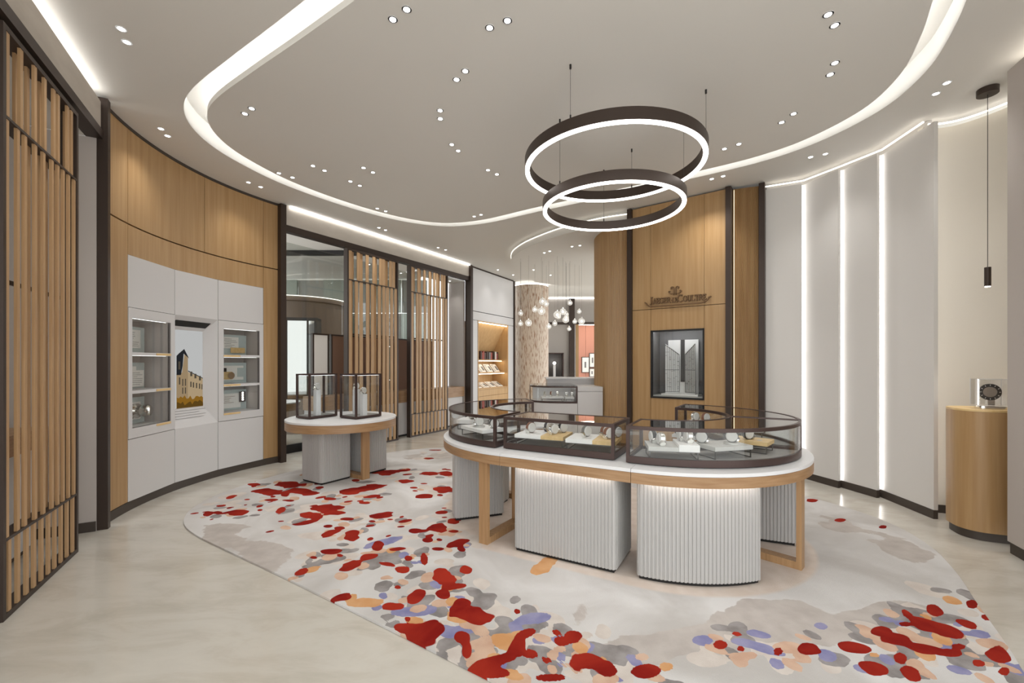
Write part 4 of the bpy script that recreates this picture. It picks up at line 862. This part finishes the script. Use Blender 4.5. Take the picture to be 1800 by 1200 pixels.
# watches and trays
WL = []
def watch_proto(strap, dial, square):
    t = bpy.data.objects.new('wrist_watch', None); COL.objects.link(t); t.empty_display_size = .03
    MY = Matrix.Rotation(R(90), 4, 'Y')      # cushion axis along x
    MB().lathe([(.026, -.017), (.030, -.013), (.030, .013), (.026, .017)], 24, Matrix.Translation((0, 0, .033)) @ MY).build('cushion', 'cushion', t)
    MB().lathe([(.0305, -.010), (.033, -.010), (.033, .010), (.0305, .010)], 28, Matrix.Translation((0, 0, .033)) @ MY, cap=False).build('strap', strap, t)
    T = Matrix.Translation((0, 0, .033)) @ Matrix.Rotation(R(38), 4, 'X') @ Matrix.Translation((0, -.033, 0)) @ Matrix.Rotation(R(90), 4, 'X')
    if square:
        MB().box(-.013, -.018, -.002, .013, .018, .006, T).build('watch_case', 'chrome', t); MB().box(-.010, -.013, .006, .010, .013, .0066, T).build('dial', dial, t)
    else:
        MB().cyl((0, 0), .019, -.002, .006, 24, T).build('watch_case', 'chrome', t); MB().cyl((0, 0), .0155, .006, .0066, 24, T).build('dial', dial, t)
    MB().box(.016 if not square else .012, -.003, 0, .021 if not square else .016, .003, .004, T).build('crown', 'chrome', t)
    return t
PROTO = {}
def watch(kind, base, loc, rz, label, group):
    if kind not in PROTO:
        PROTO[kind] = watch_proto(*{'brown': ('leather_brown', 'dial_white', False), 'black': ('leather_black', 'dial_white', False), 'steel': ('chrome', 'dial_white', False), 'brownsq': ('leather_brown', 'dial_white', True), 'blacksq': ('leather_black', 'dial_dark', True), 'grey': ('leather_grey', 'dial_white', False), 'greysq': ('leather_grey', 'dial_white', True)}[kind]); o = PROTO[kind]
    else: o = copy_tree(PROTO[kind])
    o.matrix_world = base @ Matrix.Translation(loc) @ Matrix.Rotation(R(rz), 4, 'Z') @ Matrix.Scale(1.25, 4); tag(o, label, 'watch', group); return o
IM = Matrix.Translation(IC) @ Matrix.Rotation(IA, 4, 'Z')
def tray(cx, cy, rz, w_, d_, label, left='tray_white', right='wood_light', split=.55, z=TZ + .031, h=.055, th=.027, base=None, right_up=0.0):
    M = (base or IM) @ Matrix.Translation((cx, cy, z)) @ Matrix.Rotation(R(rz), 4, 'Z'); t = thing('display_tray', label, 'tray'); t.matrix_world = M
    xs = -w_ / 2 + w_ * split
    MB().box(-w_ / 2, -d_ / 2, h, xs - .001, d_ / 2, h + th).build('board', left, t); MB().box(xs, -d_ / 2, h, w_ / 2, d_ / 2, h + th + right_up).build('board', right, t)
    r = .003; X, Y = w_ / 2 - .01, d_ / 2 - .01; m = MB()
    for sx in (-1, 1):
        for sy in (-1, 1): m.box(sx * X - r, sy * Y - r, 0, sx * X + r, sy * Y + r, h)
        m.box(sx * X - r, -Y, 0, sx * X + r, Y, 2 * r); m.box(sx * X - r, -Y, h - 2 * r, sx * X + r, Y, h)
    for sy in (-1, 1): m.box(-X, sy * Y - r, h - 2 * r, X, sy * Y + r, h)
    m.build('wire_stand', 'wire', t); MB().box(-w_ * .2, -d_ * .28, h + th, -w_ * .02, -d_ * .16, h + th + .001).build('name_card', 'tray_grey', t)
    return M @ Matrix.Translation((0, 0, h + th + .0008))
# front case
b = tray(-.31, -.685, 6, .39, .28, 'white and oak tray at the left of the front showcase')
gF = 'watches in the front showcase'
watch('brown', b, (-.10, -.03, 0), -32, 'brown strapped watch alone at left on first tray of front showcase', gF)
watch('blacksq', b, (.01, .09, 0), -32, 'black strapped watch at the back of first tray, front showcase', gF)
watch('steel', b, (.09, -.03, 0), -32, 'steel watch at the front of first tray in front showcase', gF)
watch('black', b, (.13, .08, 0), -32, 'black strapped watch at the right back of first tray, front showcase', gF)
b = tray(.10, -.69, 6, .36, .28, 'oak and white tray at the right of the front showcase', 'tray_white', 'wood_light', .55)
watch('greysq', b, (-.06, .02, 0), -32, 'grey strapped square watch alone on white half of second tray, front showcase', gF)
watch('brownsq', b, (.07, .07, 0), -32, 'brown strapped square watch at the back of second tray, front showcase', gF)
watch('brown', b, (.11, -.02, 0), -32, 'brown strapped watch at the front right of second tray, front showcase', gF)
watch('black', b, (.16, .06, 0), -32, 'black strapped watch at the far right of second tray, front showcase', gF)
# right front case
gR = 'watches in the right front showcase'
b = tray(.645, -.70, 18, .32, .24, 'grey tray with raised white end in the right front showcase', 'tray_grey', 'tray_white', .6, right_up=.018)
watch('black', b, (-.11, .05, 0), 12, 'black strapped watch at the left back of grey tray, right front showcase', gR)
watch('steel', b, (-.07, -.04, 0), 12, 'steel watch at the left front of grey tray, right front showcase', gR)
watch('grey', b, (.075, .06, .018), 12, 'grey strapped watch behind on the raised white end, right front showcase', gR)
watch('steel', b, (.11, -.01, .018), 12, 'steel watch in front on the raised white end, right front showcase', gR)
b = tray(.95, -.50, 44, .30, .22, 'plain grey tray nearest the curved glass in the right front showcase', 'tray_grey', 'tray_grey', .5)
watch('black', b, (-.12, .06, 0), 50, 'black strapped watch at the left of plain grey tray, right front showcase', gR)
dd = tag(MB().cyl((0, 0), .05, 0, .012, 32).build('watch_disc', 'tray_grey'), 'round grey disc under the watch on plain grey tray', 'disc'); dd.matrix_world = b @ Matrix.Translation((.05, -.03, 0))
watch('black', b, (.05, -.03, .012), 50, 'black strapped watch on the round grey disc, right front showcase', gR)
b = tray(1.13, -.20, 76, .20, .24, 'oak tray at the right end of the right front showcase', 'wood_light', 'wood_light', .5)
watch('black', b, (-.03, .02, 0), 60, 'black strapped watch on the oak tray, right front showcase', gR)
# right back case
b = tray(1.03, .44, -52, .32, .22, 'white tray at the middle of the right back showcase', 'tray_white', 'tray_grey', .6)
watch('steel', b, (-.08, 0, 0), 160, 'steel watch on the left of the tray, right back showcase', 'watches in the right back showcase')
watch('grey', b, (.08, .02, 0), 160, 'grey strapped watch on the right of the tray, right back showcase', 'watches in the right back showcase')
b = tray(.70, .665, -18, .22, .22, 'white tray at the left end of the right back showcase', 'tray_white', 'tray_white', .5)
watch('steel', b, (-.05, 0, 0), 160, 'steel watch at left on the end tray, right back showcase', 'watches in the right back showcase'); watch('brown', b, (.05, 0, 0), 160, 'brown strapped watch at right on the end tray, right back showcase', 'watches in the right back showcase')
# left case
gL = 'watches in the left showcase'
b = tray(-.92, -.643, -25, .36, .22, 'white tray at the front of the left showcase', 'tray_white', 'tray_white', .7)
dd = tag(MB().cyl((0, 0), .05, 0, .010, 32).build('watch_disc', 'tray_grey'), 'round grey disc on the front tray of left showcase', 'disc'); dd.matrix_world = b @ Matrix.Translation((0, -.03, 0))
watch('steel', b, (0, -.03, .010), -20, 'steel watch on the round disc in the left showcase', gL)
watch('black', b, (.13, .04, 0), -20, 'black strapped watch at the right of front tray, left showcase', gL)
b = tray(-1.30, -.21, -73, .40, .22, 'white tray along the left curve of the left showcase', 'tray_white', 'tray_white', .5, right_up=.01)
watch('brown', b, (-.02, 0, 0), -60, 'brown strapped watch on the side tray of left showcase', gL); watch('steel', b, (.12, .02, .01), -60, 'steel watch on the raised half of side tray, left showcase', gL)

# ------------------------------------------------------------------ round display table at left
TC = (-2.10, 5.36, 0); TA = ang((.55, .835))
rt = thing('display_table', 'round white topped table with oak rim and crossed fluted plinths', 'table', TC, TA)
ro = arc(0, 0, .64, 0, 360, 72)[:-1]
MB().prism(ro, .714, .735).build('table_top', 'white_top', rt); MB().ring(ro, offset(ro, .022), .62, .712).build('apron', 'wood_band', rt); MB().prism(offset(ro, .024), .66, .711).build('underside', 'white_panel', rt)
def plinth2(poly):
    MB().prism(flute_loop(round_corners(poly, .045)), .035, .66).build('fluted_plinth', 'flute_white', rt); MB().prism(offset(poly, .015), .012, .035).build('plinth_foot', 'black', rt)
plinth2([(-.42, -.20), (-.02, -.20), (-.02, .20), (-.42, .20)]); plinth2([(.12, -.24), (.50, -.24), (.50, .16), (.12, .16)])
M = Matrix.Translation((-.01, -.40, 0)); MB().box(0, 0, .012, .10, .035, .655, M).box(0, .035, .012, .10, .75, .06, M).box(0, .75, .012, .10, .785, .655, M).build('leg_frame', 'wood_leg', rt)
def vit(label, cx, cy, rz, w_, d_):
    o = [(-w_ / 2, -d_ / 2), (w_ / 2, -d_ / 2), (w_ / 2, d_ / 2), (-w_ / 2, d_ / 2)]
    return showcase(label, o, o, .736, .535, (cx, cy, 0), rz, True, 'glass_vitrine', .018, .03)
VA = R(58)
vit('left glass vitrine with tall pedestal on the round table', -2.40, 5.32, VA, .38, .27); vit('right glass vitrine with shorter pedestal on the round table', -1.86, 5.32, VA, .38, .30)
def vped(label, x, y, h, wl):
    p = tag(MB().prism(flute_loop(rrect(-.032, -.032, .032, .032, .006, 2), .012, .0012), 0, h).build('watch_pedestal', 'white_top'), label, 'pedestal'); p.location = (x, y, .767); p.rotation_euler = (0, 0, VA)
    watch('steel', Matrix.Translation((x, y, .767 + h + .0005)), (0, 0, 0), -20, wl, 'watches on the round table')
vped('tall white pedestal in the left vitrine', -2.37, 5.26, .31, 'watch on the tall pedestal in the left vitrine')
vped('shorter white pedestal in the right vitrine', -1.80, 5.24, .26, 'watch on the shorter pedestal in the right vitrine')
vped('tall white pedestal at the left of the right vitrine', -1.93, 5.36, .31, 'watch on the rear pedestal in the right vitrine')

# ------------------------------------------------------------------ rear reception counter
rc = thing('reception_counter', 'white reception counter with inset curved glass window at the back', 'counter', (0, 0, 0))
cf = bez([(.30, 7.35), (.33, 7.0), (.55, 6.80), (.85, 6.74), (1.02, 6.74)], 6, False)
MB().prism(cf + [(1.02, 7.5), (.40, 7.6)], 0, .77).build('base', 'white_panel', rc)
MB().prism(cf + [(1.02, 7.5), (.40, 7.6)], 1.035, 1.05).build('window_top', 'glass_top', rc)
_i = offset(cf, .02, False)
MB().ring(cf, _i, .772, .80, False).build('window_sill', 'case_frame', rc); MB().ring(cf, _i, 1.015, 1.035, False).build('window_head', 'case_frame', rc)
MB().ring(offset(cf, .006, False), offset(cf, .010, False), .80, 1.015, False).build('window_glass', 'glass', rc)
MB().box(.998, 6.74, .80, 1.02, 6.765, 1.015).build('post', 'case_frame', rc); MB().box(.30, 7.33, .80, .32, 7.35, 1.015).build('post', 'case_frame', rc)
MB().box(1.025, 6.74, 0, 1.415, 7.5, .955).build('cabinet_block', 'white_panel', rc); MB().box(1.025, 6.735, .96, 1.415, 7.5, 1.03).build('cabinet_top', 'white_panel', rc)
MB().box(.36, 7.5, .78, 1.02, 7.53, 1.035).build('back_panel', 'white_top', rc)
MB().box(.62, 7.55, 0, 1.60, 7.95, 1.12).build('rear_block', 'white_panel', rc); MB().box(.60, 7.52, 1.12, 1.62, 8.0, 1.145).build('rear_top', 'white_top', rc)
MB().box(.5, 6.95, 1.025, 1.0, 6.965, 1.032).build('led_strip', 'led_case', rc)
BI = Matrix.Identity(4)
b = tray(.66, 7.09, 0, .36, .24, 'white tray at the left of the reception counter window', z=.772, base=BI, left='tray_white', right='tray_white')
for k, (xx, kd_) in enumerate(((-.12, 'steel'), (-.02, 'brown'), (.09, 'steel'))): watch(kd_, b, (xx, .0, 0), -15, ('leftmost', 'middle', 'rightmost')[k] + ' watch on the left tray of the reception counter', 'watches in the reception counter')
b = tray(.925, 7.0, 0, .14, .2, 'small white tray at the right of the reception counter window', z=.772, base=BI, left='tray_white', right='tray_white')
for k, xx in enumerate((-.04, .05)): watch('steel', b, (xx, .0, 0), -15, ('left', 'right')[k] + ' watch on the small right tray of the reception counter', 'watches in the reception counter')

# ------------------------------------------------------------------ hanging glass globes
GB = [(155,325,20),(157,408,20),(217,403,27),(278,295,22),(330,308,30),(346,228,27),(386,250,20),(453,337,30),(514,312,26),(487,355,18),(450,407,20),(397,432,20),(566,333,18),(558,358,20),(547,378,26),(588,241,20),(637,393,18),(592,452,17),(680,312,17),(699,390,26)]
GW = [(.18, 8.9), (.17, 8.6), (.32, 8.35), (.48, 9.1), (.58, 8.5), (.62, 8.8), (.73, 9.2), (.88, 8.4), (1.0, 8.5), (.99, 9.2), (.88, 8.9), (.75, 8.8), (1.17, 9.3), (1.13, 9.0), (1.10, 8.85), (1.18, 8.8), (1.32, 9.1), (1.19, 9.0), (1.43, 9.2), (1.40, 8.7)]
LBL = ['leftmost upper', 'leftmost lower', 'big low left', 'small left', 'biggest left', 'highest left', 'small upper left', 'big central', 'big upper central', 'tiny central', 'low central', 'lowest left of centre', 'small right of centre', 'middle right of centre', 'big low right of centre', 'highest right', 'pinkish right', 'lowest right', 'small upper right', 'rightmost big']
# bearing (x) and elevation are the measured ones, depth varies from globe to globe
for (gx_, gy_, gr_), (X, D), lb in zip(GB, GW, LBL):
    z = 1.4 + (158 - gy_ / 4.615) * D / 760; r_ = gr_ / 4.615 * D / 760 * 1.02
    t = thing('globe_pendant', f'{lb} clear glass globe pendant by the stone column', 'lamp', (X, D, z), 0, 'hanging glass globes')
    MB().sphere((0, 0, 0), r_, 24, 14).build('globe', 'glass_globe', t); MB().sphere((0, 0, 0), r_ * .32, 12, 8).build('bulb', 'bulb', t)
    MB().cyl((0, 0), .0015, r_, 3.478 - z, 5).build('cable', 'wire', t); MB().cyl((0, 0), .012, r_ - .004, r_ + .02, 10).build('cap', 'chrome', t)

# ------------------------------------------------------------------ ring chandeliers
def ring_lamp(label, cx, cy, z, r_, hooks):
    t = thing('ring_lamp', label, 'lamp', (cx, cy, z)); n = 96; o = arc(0, 0, r_, 0, 360, n)[:-1]; i = arc(0, 0, r_ - .045, 0, 360, n)[:-1]
    MB().ring(o, i, .012, .105).build('housing', 'bronze', t)
    MB().ring(arc(0, 0, r_ - .004, 0, 360, n)[:-1], arc(0, 0, r_ - .041, 0, 360, n)[:-1], 0, .0125).build('diffuser', 'led_ring', t)
    for a in hooks:
        x, y = (r_ - .022) * math.cos(R(a)), (r_ - .022) * math.sin(R(a)); MB().cyl((x, y), .0016, .105, H_CEIL - z - .03, 6).build('cable', 'wire', t)
        MB().cyl((x, y), .008, H_CEIL - z - .032, H_CEIL - z, 10).build('anchor', 'black', t); MB().cyl((x, y), .006, .105, .14, 8).build('clamp', 'black', t)
    return t
ring_lamp('larger black ring lamp with glowing underside, hanging higher', .90, 3.87, 3.13, .785, (233, 336, 62))
ring_lamp('smaller black ring lamp with glowing underside, hanging lower', 1.01, 4.36, 2.94, .70, (213, 330, 85))

# ------------------------------------------------------------------ recessed spotlights
PAIRS = [((-2.63,2.91),(-2.7,3.03),'the near left lattice'),((-3.37,4.15),(-3.41,4.28),'the white cabinet near the oak wall'),((-.78,2.83),(-.67,2.75),'the rug left of the rings, nearest'),((-.15,2.9),(-.03,2.84),'the middle of the ceiling near the camera'),
 ((-.44,3.43),(-.36,3.33),'the second row left of the rings'),((-.64,3.85),(-.66,3.98),'the third row left of the rings'),((-.62,4.45),(-.57,4.58),'the fourth row left of the rings'),((-2.41,3.9),(-2.3,3.82),'the left bend of the cove'),
 ((-3.28,5.38),(-3.21,5.52),'the far end of the curved oak wall'),((-2.76,5.12),(-2.66,5.24),'the cove edge left of the round table'),((-2.27,4.93),(-2.19,5.05),'the front of the round table'),((-2.0,5.35),(-1.93,5.48),'the middle of the round table'),
 ((-1.71,4.98),(-1.64,5.1),'the right of the round table'),((-.28,5.04),(-.18,5.15),'the floor behind the island, left of the rings'),((-1.96,6.29),(-1.87,6.4),'the first far lattice'),((-.58,6.63),(-.47,6.55),'the far bend of the cove'),
 ((-2.21,7.18),(-2.14,7.31),'the bulkhead of the far lattices'),((2.04,2.79),(2.15,2.88),'the right of the ceiling nearest the camera'),((2.42,3.24),(2.48,3.37),'the second row right of the rings'),((2.54,3.9),(2.52,4.04),'the third row right of the rings'),
 ((2.33,4.44),(2.23,4.54),'the fourth row right of the rings'),((3.49,3.47),(3.54,3.61),'the clock pedestal'),((3.26,4.72),(3.37,4.65),'the pale panels at right'),((2.44,5.28),(2.54,5.2),'the oak sign wall'),
 ((.89,5.39),(.99,5.36),'the middle of the lower ring'),((-1.44,8.42),(-1.32,8.59),'the second far lattice'),((-.34,10.43),(.03,11.03),'the white bookcase wall')]
SOFF = [((.61,8.15),(.7,8.03),'the globes at left'),((1.07,7.71),(1.2,7.64),'the reception counter'),((.48,9.65),(.91,10.22),'the back of the globes')]
bodies = [(MB().lathe([(.031, -.004), (.031, .0), (.022, .0), (.022, -.004)], 20, cap=False).mesh('trim_ring', 'white_panel')), MB().cyl((0, 0), .0195, -.0035, -.0015, 20).mesh('lens', 'lens')]
def down(x, y, z, lb, e, aim):
    t = thing('recessed_spotlight', lb, 'spotlight', (x, y, z), 0, 'recessed ceiling spotlights')
    for n, me in zip(('trim_ring', 'lens'), bodies):
        o = bpy.data.objects.new(n, me); COL.objects.link(o); o.parent = t
    spot((0, 0, -.012), e, 95, 1.0, t, aim)
for (lst, z) in ((PAIRS, H_CEIL), (SOFF, 3.48)):
    for a, b, where in lst:
        first, second = (('nearer', 'farther') if a[1] < b[1] else ('farther', 'nearer'))
        for p, w_ in ((a, first), (b, second)):
            aim = None; e = SPOT_W
            if 'sign wall' in where: q = fpt(.65); aim = (q[0] - p[0], q[1] - p[1], -2.3); e = SPOT_W * 2.4
            elif 'white cabinet' in where or 'far end of the curved' in where: dx, dy = p[0] - CX, p[1] - CY; l = math.hypot(dx, dy); aim = (dx / l * .2, dy / l * .2, -2.2)
            down(p[0], p[1], z, f'{w_} spotlight of the pair above {where}', e, aim)
for k, (x, y) in enumerate(((-4.6, 7.4), (-3.6, 8.3), (-5.6, 8.8), (-3.4, 10.3), (-2.9, 11.3))):
    down(x, y, 3.75, ('first', 'second', 'third', 'fourth', 'fifth')[k] + ' spotlight in the arcade ceiling beyond the shop window', 60, None)
# alcove spotlights
for (s, y, lb) in ((4.05, .3, 'spotlight in the alcove ceiling beside the second far lattice'),):
    q = bp(s, y); down(q[0], q[1], 3.25, lb, 12, None)
# ------------------------------------------------------------------ light lines along bulkheads
tag(MB().box(-2.0, .012, 3.586, SL - .08, .026, 3.594).build('light_strip', 'led_trough'), 'white light line above the near left bulkhead', 'light').matrix_world = Matrix.Translation(lp(0)) @ Matrix.Rotation(la, 4, 'Z')
tag(MB().box(.10, -.034, 3.622, BL - .06, -.014, 3.644).build('light_strip', 'led_edge'), 'white light line above the far lattice bulkhead', 'light').matrix_world = Matrix.Translation(o0) @ Matrix.Rotation(ba, 4, 'Z')
